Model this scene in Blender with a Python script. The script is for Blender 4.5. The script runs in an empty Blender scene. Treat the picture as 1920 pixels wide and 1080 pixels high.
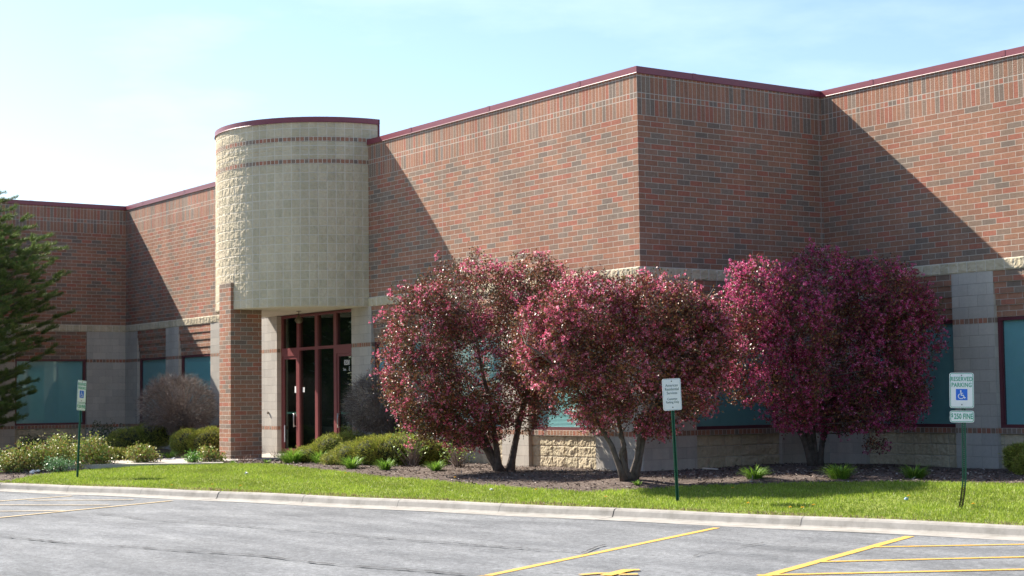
import bpy, math, random
import numpy as np
from mathutils import Vector, Matrix, noise
R = math.radians
random.seed(7); rng = np.random.default_rng(11)
sc = bpy.context.scene
col = sc.collection

# ------------------------------------------------------------------ camera
# world: metres, z = 0 at the underside of the brick sill course, X along the sunlit walls
FPX = 3042.69; PITCH, ROLL, YAW = .067652, -.012356, -.960917
CAM = np.array([22.3966, -18.4485, .7265])
fwd = np.array([math.sin(YAW)*math.cos(PITCH), math.cos(YAW)*math.cos(PITCH), math.sin(PITCH)])
r0 = np.array([math.cos(YAW), -math.sin(YAW), 0.]); u0 = np.cross(r0, fwd)
rt = r0*math.cos(ROLL)+u0*math.sin(ROLL); up = -r0*math.sin(ROLL)+u0*math.cos(ROLL)
cd = bpy.data.cameras.new('camera'); cam = bpy.data.objects.new('camera', cd); col.objects.link(cam)
cam.matrix_world = Matrix(((rt[0], up[0], -fwd[0], CAM[0]), (rt[1], up[1], -fwd[1], CAM[1]), (rt[2], up[2], -fwd[2], CAM[2]), (0, 0, 0, 1)))
cd.sensor_width = 36; cd.lens = FPX/1920*36; cd.clip_end = 3000; cd.clip_start = .1
cd.dof.use_dof = True; cd.dof.focus_distance = 25.5; cd.dof.aperture_fstop = 2.8
sc.camera = cam
sc.render.resolution_x = 1024; sc.render.resolution_y = 576

# ------------------------------------------------------------------ sun, sky, exposure
SUN = Vector((2.97, 1.0, -2.55)).normalized()          # direction the light travels
sl = bpy.data.lights.new('sun', 'SUN'); sl.energy = 5.0; sl.angle = R(.5); sl.color = (1, .93, .82)
so = bpy.data.objects.new('sun', sl); col.objects.link(so)
so.rotation_euler = SUN.to_track_quat('-Z', 'Y').to_euler()
w = bpy.data.worlds.new('World'); sc.world = w; w.use_nodes = True
nt = w.node_tree; nt.nodes.clear()
sky = nt.nodes.new('ShaderNodeTexSky'); sky.sky_type = 'NISHITA'; sky.sun_disc = False
sky.sun_elevation = math.asin(-SUN.z); sky.sun_rotation = math.atan2(-SUN.x, -SUN.y)
sky.altitude = 200; sky.air_density = 1.0; sky.dust_density = .8; sky.ozone_density = 2.5
tcs = nt.nodes.new('ShaderNodeTexCoord'); mpn = nt.nodes.new('ShaderNodeMapping'); mpn.inputs['Scale'].default_value = (1.2, 1.2, 4.5)
nz = nt.nodes.new('ShaderNodeTexNoise'); nz.inputs['Scale'].default_value = 2.6; nz.inputs['Detail'].default_value = 7; nz.inputs['Roughness'].default_value = .55
cr = nt.nodes.new('ShaderNodeValToRGB'); cr.color_ramp.elements[0].position = .54; cr.color_ramp.elements[1].position = .80
cr.color_ramp.elements[1].color = (.22, .22, .22, 1)
mx = nt.nodes.new('ShaderNodeMixRGB'); mx.inputs['Color2'].default_value = (9.5, 10.2, 10.8, 1)
bg = nt.nodes.new('ShaderNodeBackground'); bg.inputs['Strength'].default_value = .092
wo = nt.nodes.new('ShaderNodeOutputWorld'); L = nt.links.new
L(tcs.outputs['Generated'], mpn.inputs['Vector']); L(mpn.outputs[0], nz.inputs['Vector']); L(nz.outputs['Fac'], cr.inputs[0])
L(cr.outputs[0], mx.inputs['Fac']); L(sky.outputs[0], mx.inputs['Color1']); L(mx.outputs[0], bg.inputs[0]); L(bg.outputs[0], wo.inputs[0])
vs = sc.view_settings; vs.view_transform = 'Standard'; vs.look = 'None'; vs.exposure = 1.22; vs.gamma = 1

# ------------------------------------------------------------------ measuring helpers
def ray(px, py): return fwd+rt*(px-960)/FPX+up*(540-py)/FPX
def W(px, py, D): return Vector(CAM+ray(px, py)*D)      # the point seen at px, py at depth D
KX = [-40, -14, -10.39, -8.99, -4.51, -.53, 4.1, 8.88, 9.99, 13, 30]
KY = [-16.5, -9.15, -8.08, -7.56, -6.22, -5.2, -3.98, -2.68, -2.4, -1.6, 3.2]
def kerb_y(x): return np.interp(x, KX, KY)
def gh(x, y):
    d = (np.asarray(y)-kerb_y(x))*.962
    z = np.interp(d, [0, 1, 2, 3, 4.2], [-.86, -.79, -.72, -.66, -.61])
    return z+.07*np.exp(-((np.asarray(x)-1.4)**2+(np.asarray(y)-2.8)**2)/2.2)+.07*np.exp(-((np.asarray(x)-1.9)**2+(np.asarray(y)+1.75)**2)/.7)
PAVE = -.985
def onz(px, py, z=PAVE):
    d = ray(px, py); P = CAM+d*(z-CAM[2])/d[2]; return (P[0], P[1])

# ------------------------------------------------------------------ mesh builder
class MB:
    def __init__(s): s.v = []; s.f = []; s.uv = []; s.m = []; s.c = []; s.sm = []
    def face(s, pts, uv=None, m=0, sm=False):
        b = len(s.v); s.v += [tuple(p) for p in pts]; s.f.append(tuple(range(b, b+len(pts))))
        if uv is None: uv = [(p[0], p[1]) for p in pts]
        s.uv += uv; s.m.append(m); s.sm.append(sm)
    def box(s, x0, x1, y0, y1, z0, z1, m=0, dv=0, skip=''):
        if x0 > x1: x0, x1 = x1, x0
        if y0 > y1: y0, y1 = y1, y0
        P = lambda i, j, k: ((x0, x1)[i], (y0, y1)[j], (z0, z1)[k])
        F = {'-y': [(0,0,0),(1,0,0),(1,0,1),(0,0,1)], '+y': [(1,1,0),(0,1,0),(0,1,1),(1,1,1)], '-x': [(0,1,0),(0,0,0),(0,0,1),(0,1,1)],
             '+x': [(1,0,0),(1,1,0),(1,1,1),(1,0,1)], '+z': [(0,0,1),(1,0,1),(1,1,1),(0,1,1)], '-z': [(0,1,0),(1,1,0),(1,0,0),(0,0,0)]}
        for k, q in F.items():
            if k in skip and skip: continue
            pts = [P(*a) for a in q]
            if k[1] == 'y': uv = [(p[0], p[2]+dv) for p in pts]
            elif k[1] == 'x': uv = [(p[1], p[2]+dv) for p in pts]
            else: uv = [(p[0], p[1]) for p in pts]
            s.face(pts, uv, m)
    def tube(s, pts, rad, n=8, m=0, cap=True):
        b = len(s.v); N = len(pts); pts = [Vector(p) for p in pts]
        ref = Vector((.31, .17, .93))
        for i, p in enumerate(pts):
            t = (pts[min(i+1, N-1)]-pts[max(i-1, 0)]).normalized()
            a = t.cross(ref if abs(t.dot(ref)) < .95 else Vector((1, 0, 0))).normalized(); c = t.cross(a)
            for k in range(n):
                an = 2*math.pi*k/n; s.v.append(tuple(p+(a*math.cos(an)+c*math.sin(an))*rad[i]))
        for i in range(N-1):
            for k in range(n):
                k2 = (k+1) % n; s.f.append((b+i*n+k, b+i*n+k2, b+(i+1)*n+k2, b+(i+1)*n+k))
                s.uv += [(k/n, i*.3), ((k+1)/n, i*.3), ((k+1)/n, i*.3+.3), (k/n, i*.3+.3)]; s.m.append(m); s.sm.append(True)
        if cap:
            for ring in (0, N-1):
                q = tuple(b+ring*n+k for k in range(n)); s.f.append(q if ring else q[::-1]); s.uv += [(0, 0)]*n; s.m.append(m); s.sm.append(False)
    def prism(s, poly, z0, z1, m=0):
        n = len(poly); s.face([(p[0], p[1], z1) for p in poly], None, m); s.face([(p[0], p[1], z0) for p in poly[::-1]], None, m)
        for i in range(n):
            a, b = poly[i], poly[(i+1) % n]; s.face([(a[0], a[1], z0), (b[0], b[1], z0), (b[0], b[1], z1), (a[0], a[1], z1)], None, m)
    def build(s, name, mats, parent=None):
        me = bpy.data.meshes.new(name); me.from_pydata(s.v, [], s.f)
        if not isinstance(mats, (list, tuple)): mats = [mats]
        for a in mats: me.materials.append(a)
        uvl = me.uv_layers.new(name='UVMap'); uvl.data.foreach_set('uv', [c for q in s.uv for c in q])
        me.polygons.foreach_set('material_index', s.m); me.polygons.foreach_set('use_smooth', s.sm); me.update()
        return link(name, me, parent)
def link(name, me, parent=None):
    o = bpy.data.objects.new(name, me); col.objects.link(o)
    if parent is not None:
        o.parent = parent
        if parent.type == 'EMPTY': o.matrix_parent_inverse = parent.matrix_world.inverted()
        else: o.matrix_parent_inverse = Matrix.Identity(4)
    return o
def thing(name, loc, label, cat, group=None):
    o = bpy.data.objects.new(name, None); o.empty_display_size = .2; col.objects.link(o); o.location = loc
    o.matrix_world = Matrix.Translation(Vector(loc)); return tag(o, label, cat, group)
def tag(o, label, cat, group=None):
    o['label'] = label; o['category'] = cat
    if group: o['group'] = group
    return o
def quads(name, V, C, mat, parent=None, k=4):
    """V (n,k,3) vertices of n loose faces, C (n,3) colour per face"""
    n = len(V); me = bpy.data.meshes.new(name)
    me.vertices.add(n*k); me.vertices.foreach_set('co', np.ascontiguousarray(V, dtype=np.float32).reshape(-1))
    me.loops.add(n*k); me.loops.foreach_set('vertex_index', np.arange(n*k, dtype=np.int32))
    me.polygons.add(n); me.polygons.foreach_set('loop_start', np.arange(0, n*k, k, dtype=np.int32))
    me.update(calc_edges=True)
    at = me.color_attributes.new('tint', 'FLOAT_COLOR', 'POINT')
    cc = np.ones((n, k, 4), dtype=np.float32); cc[:, :, :3] = np.asarray(C)[:, None, :]; at.data.foreach_set('color', cc.reshape(-1))
    me.materials.append(mat); return link(name, me, parent)
def unit(a): return a/np.maximum(np.linalg.norm(a, axis=-1, keepdims=True), 1e-9)
def rhombs(P, T, N, ln, wd, bend=0.):
    """leaf shapes: base P, direction T, plane normal N, length ln, width wd"""
    B = unit(np.cross(T, N)); ln = ln[:, None]; wd = wd[:, None]; N2 = unit(np.cross(B, T))
    return np.stack([P, P+T*ln*.45+B*wd*.5+N2*ln*bend, P+T*ln, P+T*ln*.45-B*wd*.5+N2*ln*bend], axis=1)
def rdir(n): return unit(rng.normal(size=(n, 3)))

# ------------------------------------------------------------------ materials
def mat(name):
    m = bpy.data.materials.new(name); m.use_nodes = True; t = m.node_tree; b = t.nodes['Principled BSDF']; return m, t, b
def nd(t, ty, **kw):
    n = t.nodes.new(ty)
    for k, v in kw.items():
        if k in n.inputs.keys(): n.inputs[k].default_value = v
        else: setattr(n, k, v)
    return n
def plain(name, c, rough=.6, metal=0, spec=.5, var=.12, scale=6, bump=0, bscale=60):
    m, t, b = mat(name); b.inputs['Roughness'].default_value = rough; b.inputs['Metallic'].default_value = metal; b.inputs['Specular IOR Level'].default_value = spec
    tc = nd(t, 'ShaderNodeTexCoord'); n = nd(t, 'ShaderNodeTexNoise', Scale=scale, Detail=6.)
    r = nd(t, 'ShaderNodeMapRange'); r.inputs['From Min'].default_value = .3; r.inputs['From Max'].default_value = .7; r.inputs['To Min'].default_value = 1-var; r.inputs['To Max'].default_value = 1+var
    mm = nd(t, 'ShaderNodeMixRGB', blend_type='MULTIPLY', Fac=1.); mm.inputs['Color1'].default_value = (*c, 1)
    t.links.new(tc.outputs['Object'], n.inputs['Vector']); t.links.new(n.outputs['Fac'], r.inputs[0]); t.links.new(r.outputs[0], mm.inputs['Color2']); t.links.new(mm.outputs[0], b.inputs['Base Color'])
    if bump:
        n2 = nd(t, 'ShaderNodeTexNoise', Scale=bscale, Detail=5.); bp = nd(t, 'ShaderNodeBump', Distance=.01, Strength=bump)
        t.links.new(tc.outputs['Object'], n2.inputs['Vector']); t.links.new(n2.outputs['Fac'], bp.inputs['Height']); t.links.new(bp.outputs[0], b.inputs['Normal'])
    return m
def masonry(name, bw, bh, off, stops, mortar, ms=.0055, rough_h=.004, rough_s=45, groove=.004, grime=.12, smooth=.15, scale_x=18):
    """laid units: every unit takes its own colour from stops [(pos, rgb)]"""
    m, t, b = mat(name); lk = t.links.new; b.inputs['Roughness'].default_value = .9; b.inputs['Specular IOR Level'].default_value = .15
    uv = nd(t, 'ShaderNodeUVMap'); 
    br = nd(t, 'ShaderNodeTexBrick', offset=off, offset_frequency=2, squash=1.0)
    for k, v in {'Color1': (0, 0, 0, 1), 'Color2': (1, 1, 1, 1), 'Mortar': (.5, .5, .5, 1), 'Scale': 1., 'Mortar Size': ms, 'Mortar Smooth': smooth, 'Bias': 0., 'Brick Width': bw, 'Row Height': bh}.items(): br.inputs[k].default_value = v
    lk(uv.outputs[0], br.inputs['Vector'])
    ra = nd(t, 'ShaderNodeValToRGB'); ra.color_ramp.interpolation = 'CONSTANT'; e = ra.color_ramp.elements
    while len(e) > 1: e.remove(e[-1])
    e[0].position = 0; e[0].color = (*stops[0][1], 1)
    for p, c in stops[1:]: q = e.new(p); q.color = (*c, 1)
    lk(br.outputs['Color'], ra.inputs[0])
    # mottling inside a unit, and slow stains over the wall
    n1 = nd(t, 'ShaderNodeTexNoise', Scale=float(scale_x), Detail=7., Roughness=.65); n2 = nd(t, 'ShaderNodeTexNoise', Scale=.55, Detail=5.)
    lk(uv.outputs[0], n1.inputs['Vector']); lk(uv.outputs[0], n2.inputs['Vector'])
    mr = nd(t, 'ShaderNodeMapRange'); mr.inputs['From Min'].default_value = .25; mr.inputs['From Max'].default_value = .75; mr.inputs['To Min'].default_value = 1-grime*1.6; mr.inputs['To Max'].default_value = 1+grime*1.6
    mr2 = nd(t, 'ShaderNodeMapRange'); mr2.inputs['From Min'].default_value = .3; mr2.inputs['From Max'].default_value = .7; mr2.inputs['To Min'].default_value = 1-grime; mr2.inputs['To Max'].default_value = 1+grime
    lk(n1.outputs['Fac'], mr.inputs[0]); lk(n2.outputs['Fac'], mr2.inputs[0])
    a = nd(t, 'ShaderNodeMixRGB', blend_type='MULTIPLY', Fac=1.); lk(ra.outputs[0], a.inputs['Color1']); lk(mr.outputs[0], a.inputs['Color2'])
    mo = nd(t, 'ShaderNodeMixRGB'); mo.inputs['Color2'].default_value = (*mortar, 1); lk(br.outputs['Fac'], mo.inputs['Fac']); lk(a.outputs[0], mo.inputs['Color1'])
    mp_ = nd(t, 'ShaderNodeMapping'); mp_.inputs['Scale'].default_value = (2.6, .22, 1); lk(uv.outputs[0], mp_.inputs[0]); ns_ = nd(t, 'ShaderNodeTexNoise', Scale=1., Detail=6., Roughness=.6); lk(mp_.outputs[0], ns_.inputs['Vector'])
    ms_ = nd(t, 'ShaderNodeMapRange'); ms_.inputs['From Min'].default_value = .3; ms_.inputs['From Max'].default_value = .7; ms_.inputs['To Min'].default_value = .90; ms_.inputs['To Max'].default_value = 1.10; lk(ns_.outputs['Fac'], ms_.inputs[0])
    g0 = nd(t, 'ShaderNodeMixRGB', blend_type='MULTIPLY', Fac=1.); lk(mo.outputs[0], g0.inputs['Color1']); lk(ms_.outputs[0], g0.inputs['Color2'])
    g = nd(t, 'ShaderNodeMixRGB', blend_type='MULTIPLY', Fac=1.); lk(g0.outputs[0], g.inputs['Color1']); lk(mr2.outputs[0], g.inputs['Color2']); lk(g.outputs[0], b.inputs['Base Color'])
    n3 = nd(t, 'ShaderNodeTexNoise', Scale=float(rough_s), Detail=6., Roughness=.6); lk(uv.outputs[0], n3.inputs['Vector'])
    h1 = nd(t, 'ShaderNodeMath', operation='MULTIPLY'); h1.inputs[1].default_value = rough_h*2; lk(n3.outputs['Fac'], h1.inputs[0])
    # each unit sits a little in or out
    hb = nd(t, 'ShaderNodeMath', operation='MULTIPLY'); hb.inputs[1].default_value = .0015; lk(br.outputs['Color'], hb.inputs[0])
    h2 = nd(t, 'ShaderNodeMath', operation='MULTIPLY'); h2.inputs[1].default_value = -groove; lk(br.outputs['Fac'], h2.inputs[0])
    s1 = nd(t, 'ShaderNodeMath', operation='ADD'); lk(h1.outputs[0], s1.inputs[0]); lk(h2.outputs[0], s1.inputs[1])
    s2 = nd(t, 'ShaderNodeMath', operation='ADD'); lk(s1.outputs[0], s2.inputs[0]); lk(hb.outputs[0], s2.inputs[1])
    bp = nd(t, 'ShaderNodeBump', Strength=1., Distance=1.); lk(s2.outputs[0], bp.inputs['Height']); lk(bp.outputs[0], b.inputs['Normal'])
    return m
BR = [(0, (0.222, 0.169, 0.135)), (.06, (0.275, 0.191, 0.141)), (.20, (0.354, 0.185, 0.119)), (.36, (0.325, 0.166, 0.111)), (.52, (0.393, 0.193, 0.124)), (.68, (0.344, 0.197, 0.137)), (.80, (0.393, 0.158, 0.107)), (.92, (0.265, 0.197, 0.152))]
MORT = (.53, .47, .40)
M = {}
M['brick'] = masonry('brick_running_bond', .3048, .1016, .5, BR, MORT, rough_h=.009, ms=.0055)
M['soldier'] = masonry('brick_soldier_course', .1016, .3048, 0, BR, MORT, rough_h=.009, ms=.0055)
M['header'] = masonry('brick_header_course', .1016, .1016, 0, BR, MORT, ms=.0075)
M['stripe'] = masonry('brick_square_stripe', .1016, .1016, 0, BR, (.66, .60, .50), ms=.008)
CB = [(0, (.47, .425, .37)), (.3, (.50, .455, .395)), (.6, (.52, .47, .405)), (.8, (.45, .41, .36))]
M['block'] = masonry('smooth_concrete_block', .4064, .2032, .5, CB, (.36, .32, .28), ms=.0035, rough_h=.0006, rough_s=90, groove=.003, grime=.05)
SB = [(0, (.56, .47, .325)), (.3, (.60, .505, .355)), (.6, (.58, .485, .34)), (.8, (.535, .455, .315))]
M['split'] = masonry('split_face_block', .2032, .2032, 0, SB, (.66, .59, .48), ms=.009, rough_h=.005, rough_s=40, groove=.0, grime=.07, scale_x=14)
M['split16'] = masonry('split_face_block_long', .4064, .2032, .5, SB, (.46, .41, .33), ms=.005, rough_h=.005, rough_s=40, groove=.004, grime=.10, scale_x=14)
M['coping'] = plain('maroon_coping_metal', (.22, .045, .06), .38, var=.06)
M['frame'] = plain('maroon_frame_paint', (.215, .065, .065), .35, var=.05)
M['wframe'] = plain('dark_maroon_window_frame', (.12, .03, .04), .4, var=.05)
M['soffit'] = plain('cream_soffit_stucco', (.62, .56, .45), .9, var=.05, bump=.3, bscale=120)
M['bronze'] = plain('bronze_lantern', (.16, .13, .08), .45, metal=.5)
M['dark'] = plain('dark_interior', (.03, .03, .03), .9)
M['roof'] = plain('roof_membrane', (.3, .3, .3), .9)
M['blind'] = plain('window_blind', (.66, .68, .67), .7, var=.03)
M['steel'] = plain('brushed_steel', (.5, .5, .5), .35, metal=.9)
M['white'] = plain('white_paint', (.8, .8, .78), .5, var=.02)
M['green_bar'] = plain('pale_green_bar', (.25, .55, .48), .4)
def glass(name, tint, rough=.02):
    m, t, b = mat(name); t.nodes.remove(b); out = t.nodes['Material Output']
    tr = nd(t, 'ShaderNodeBsdfTransparent', Color=(*tint, 1)); gl = nd(t, 'ShaderNodeBsdfGlossy', Roughness=rough, Color=(.8, 1, .98, 1)); lw = nd(t, 'ShaderNodeLayerWeight', Blend=.5); pw = nd(t, 'ShaderNodeMath', operation='POWER'); pw.inputs[1].default_value = 4.; t.links.new(lw.outputs['Facing'], pw.inputs[0])
    fr = nd(t, 'ShaderNodeMapRange'); fr.inputs['To Min'].default_value = .05; fr.inputs['To Max'].default_value = .9; t.links.new(pw.outputs[0], fr.inputs[0])
    mxs = nd(t, 'ShaderNodeMixShader'); t.links.new(fr.outputs[0], mxs.inputs[0]); t.links.new(tr.outputs[0], mxs.inputs[1]); t.links.new(gl.outputs[0], mxs.inputs[2]); t.links.new(mxs.outputs[0], out.inputs[0]); return m
M['teal'] = glass('teal_tinted_glass', (.55, .81, .82)); M['smoke'] = glass('smoke_glass', (.48, .60, .54))
def foliage(name, rough=.5, spec=.4, trans=.25, sheen=0):
    m, t, b = mat(name); lk = t.links.new; at = nd(t, 'ShaderNodeVertexColor', layer_name='tint'); b.inputs['Roughness'].default_value = rough; b.inputs['Specular IOR Level'].default_value = spec
    lk(at.outputs[0], b.inputs['Base Color']); tl = nd(t, 'ShaderNodeBsdfTranslucent'); lk(at.outputs[0], tl.inputs['Color']); mxs = nd(t, 'ShaderNodeMixShader', Fac=trans)
    lk(b.outputs[0], mxs.inputs[1]); lk(tl.outputs[0], mxs.inputs[2]); lk(mxs.outputs[0], t.nodes['Material Output'].inputs[0]); return m
M['leaf'] = foliage('glossy_leaf', .42, .4, .18); M['petal'] = foliage('petal', .7, .15, .4); M['needle'] = foliage('needle', .6, .25, .25); M['blade'] = foliage('grass_blade', .5, .35, .35)
M['chip'] = foliage('bark_chip', .9, .1, 0.)
M['bark'] = plain('grey_brown_bark', (.11, .085, .07), .9, var=.4, scale=14, bump=.8, bscale=30)
M['twig'] = foliage('bare_twig', .85, .2, 0.)

# ------------------------------------------------------------------ ground
def ground_mat(name, cols, scale, bump=.4, rough=.95, extra=None):
    m, t, b = mat(name); lk = t.links.new; b.inputs['Roughness'].default_value = rough; b.inputs['Specular IOR Level'].default_value = .2
    tc = nd(t, 'ShaderNodeTexCoord'); n = nd(t, 'ShaderNodeTexNoise', Scale=float(scale), Detail=9., Roughness=.7); lk(tc.outputs['Object'], n.inputs['Vector'])
    ra = nd(t, 'ShaderNodeValToRGB'); e = ra.color_ramp.elements; e[0].position = .3; e[0].color = (*cols[0], 1); e[1].position = .7; e[1].color = (*cols[-1], 1)
    if len(cols) > 2: q = e.new(.5); q.color = (*cols[1], 1)
    lk(n.outputs['Fac'], ra.inputs[0]); lk(ra.outputs[0], b.inputs['Base Color'])
    bp = nd(t, 'ShaderNodeBump', Strength=bump, Distance=.02); lk(n.outputs['Fac'], bp.inputs['Height']); lk(bp.outputs[0], b.inputs['Normal']); return m
M['soil_grass'] = ground_mat('lawn_ground', [(.11, .13, .025), (.20, .25, .04), (.28, .31, .07)], 7)
M['mulch'] = ground_mat('bark_mulch', [(.035, .026, .022), (.12, .09, .075), (.26, .21, .18)], 16, bump=1.)
M['concrete'] = ground_mat('concrete_kerb', [(.26, .24, .21), (.37, .345, .31), (.45, .42, .38)], 3.5, bump=.15)
M['walk'] = ground_mat('walk_concrete', [(.42, .38, .33), (.52, .47, .41)], 4, bump=.1)
def asphalt():
    m, t, b = mat('worn_asphalt'); lk = t.links.new; b.inputs['Roughness'].default_value = .88; b.inputs['Specular IOR Level'].default_value = .25
    tc = nd(t, 'ShaderNodeTexCoord'); mp = nd(t, 'ShaderNodeMapping'); mp.inputs['Rotation'].default_value = (0, 0, R(-16)); mp.inputs['Scale'].default_value = (.6, 1.7, 1)
    lk(tc.outputs['Object'], mp.inputs[0])
    n1 = nd(t, 'ShaderNodeTexNoise', Scale=.9, Detail=8., Roughness=.62); lk(mp.outputs[0], n1.inputs['Vector'])
    n2 = nd(t, 'ShaderNodeTexNoise', Scale=38., Detail=5., Roughness=.85); lk(tc.outputs['Object'], n2.inputs['Vector'])
    n3 = nd(t, 'ShaderNodeTexNoise', Scale=.45, Detail=4.); lk(tc.outputs['Object'], n3.inputs['Vector'])
    ra = nd(t, 'ShaderNodeValToRGB'); e = ra.color_ramp.elements; e[0].position = .30; e[0].color = (.125, .130, .136, 1); e[1].position = .72; e[1].color = (.25, .256, .260, 1); q = e.new(.5); q.color = (.185, .190, .196, 1)
    lk(n1.outputs['Fac'], ra.inputs[0])
    r2 = nd(t, 'ShaderNodeMapRange'); r2.inputs['From Min'].default_value = .3; r2.inputs['From Max'].default_value = .7; r2.inputs['To Min'].default_value = .45; r2.inputs['To Max'].default_value = 1.55; lk(n2.outputs['Fac'], r2.inputs[0])
    r3 = nd(t, 'ShaderNodeMapRange'); r3.inputs['From Min'].default_value = .3; r3.inputs['From Max'].default_value = .7; r3.inputs['To Min'].default_value = .86; r3.inputs['To Max'].default_value = 1.12; lk(n3.outputs['Fac'], r3.inputs[0])
    n4 = nd(t, 'ShaderNodeTexNoise', Scale=11., Detail=6., Roughness=.8); lk(tc.outputs['Object'], n4.inputs['Vector'])
    r4 = nd(t, 'ShaderNodeMapRange'); r4.inputs['From Min'].default_value = .3; r4.inputs['From Max'].default_value = .7; r4.inputs['To Min'].default_value = .62; r4.inputs['To Max'].default_value = 1.38; lk(n4.outputs['Fac'], r4.inputs[0])
    a0 = nd(t, 'ShaderNodeMixRGB', blend_type='MULTIPLY', Fac=1.); lk(ra.outputs[0], a0.inputs[1]); lk(r4.outputs[0], a0.inputs[2])
    a = nd(t, 'ShaderNodeMixRGB', blend_type='MULTIPLY', Fac=1.); lk(a0.outputs[0], a.inputs[1]); lk(r2.outputs[0], a.inputs[2])
    a2 = nd(t, 'ShaderNodeMixRGB', blend_type='MULTIPLY', Fac=1.); lk(a.outputs[0], a2.inputs[1]); lk(r3.outputs[0], a2.inputs[2]); lk(a2.outputs[0], b.inputs['Base Color'])
    bp = nd(t, 'ShaderNodeBump', Strength=.7, Distance=.006); lk(n2.outputs['Fac'], bp.inputs['Height']); lk(bp.outputs[0], b.inputs['Normal']); return m
M['asphalt'] = asphalt()
def structure(o): o['kind'] = 'structure'; return o

def inpoly(x, y, P):
    x = np.asarray(x); y = np.asarray(y); c = np.zeros(x.shape, bool); n = len(P)
    for i in range(n):
        x1, y1 = P[i]; x2, y2 = P[(i+1) % n]
        if y1 == y2: continue
        c ^= ((y1 > y) != (y2 > y)) & (x < (x2-x1)*(y-y1)/(y2-y1)+x1)
    return c
EDGE = [(-10.75, -8.1), (-10.72, -7.81), (-11.35, -7.15), (-11.5, -6.44), (-11.29, -5.84), (-10.85, -4.97), (-10.33, -4.1), (-9.72, -3.42), (-9.2, -3.05), (-8.0, -2.96), (-6.12, -3.2), (-3.79, -3.3), (-2.05, -3.25), (-.33, -3.27), (1.01, -3.14), (2.2, -3.0), (2.68, -2.5), (3.06, -1.75), (3.7, -.99), (4.3, -.44), (4.9, .15), (5.6, .5), (6.27, .85), (7.21, 1.17), (9.5, 1.75), (13.5, 2.7)]
BED = EDGE+[(13.5, 5.2), (-.2, 5.2), (-.2, .25), (-30, .25), (-30, -14), (-12, -8.45)]
WALK = [(-11.45, -5.75), (-10.95, -5.25), (-10.2, -4.65), (-10.0, -3.8), (-9.95, -3.35), (-11.0, -3.0), (-11.2, -1.2), (-10.2, -.2), (-10.2, .3), (-15.2, .3), (-15.2, -.6), (-13.7, -2.2), (-13.4, -4.2), (-14.6, -6.0), (-17, -8.4), (-18, -8.0), (-16.3, -5.9), (-18.5, -9.6), (-15, -7.7), (-12.5, -6.0)]
WALK = [(-11.3, -5.75), (-10.75, -4.75), (-10.15, -4.05), (-9.9, -3.5), (-10.9, -3.05), (-11.2, -1.3), (-10.3, -.3), (-10.3, .3), (-15.2, .3), (-15.2, -.7), (-13.9, -2.2), (-13.3, -4.3), (-13.8, -5.6), (-15.5, -7.4), (-15.0, -8.2), (-12.9, -6.5)]

# terrain cut in 8 cm columns from the kerb back to the walls
def terrain():
    xs = np.arange(-30, 14.01, .09); ns = 150
    lawn, bed = MB(), MB()
    t = np.linspace(0, 1, ns+1)**1.0
    X = np.repeat(xs[:, None], ns+1, 1); Y0 = kerb_y(xs)-.02; Y1 = np.full_like(xs, 5.4)
    Y = Y0[:, None]+(Y1-Y0)[:, None]*t[None]
    Z = gh(X, Y)+.012*np.sin(X*2.3+1)*np.cos(Y*1.9)
    V = np.stack([X, Y, Z], -1)
    cx = (X[:-1, :-1]+X[1:, 1:])/2; cy = (Y[:-1, :-1]+Y[1:, 1:])/2
    inb = inpoly(cx, cy, BED)
    for tgt, mask, nm, mt in ((0, ~inb, 'lawn', M['soil_grass']), (1, inb, 'mulch_bed', M['mulch'])):
        i, j = np.nonzero(mask); Q = np.stack([V[i, j], V[i+1, j], V[i+1, j+1], V[i, j+1]], 1)
        flat, inv = np.unique(np.round(Q.reshape(-1, 3), 5), axis=0, return_inverse=True)
        me = bpy.data.meshes.new(nm); me.from_pydata(flat.tolist(), [], inv.reshape(-1, 4).tolist()); me.materials.append(mt)
        me.polygons.foreach_set('use_smooth', [True]*len(me.polygons)); structure(link(nm, me))
terrain()
mb = MB(); mb.face([(-900, -900, PAVE), (900, -900, PAVE), (900, 900, PAVE), (-900, 900, PAVE)]); structure(mb.build('parking_lot', M['asphalt']))
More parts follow.
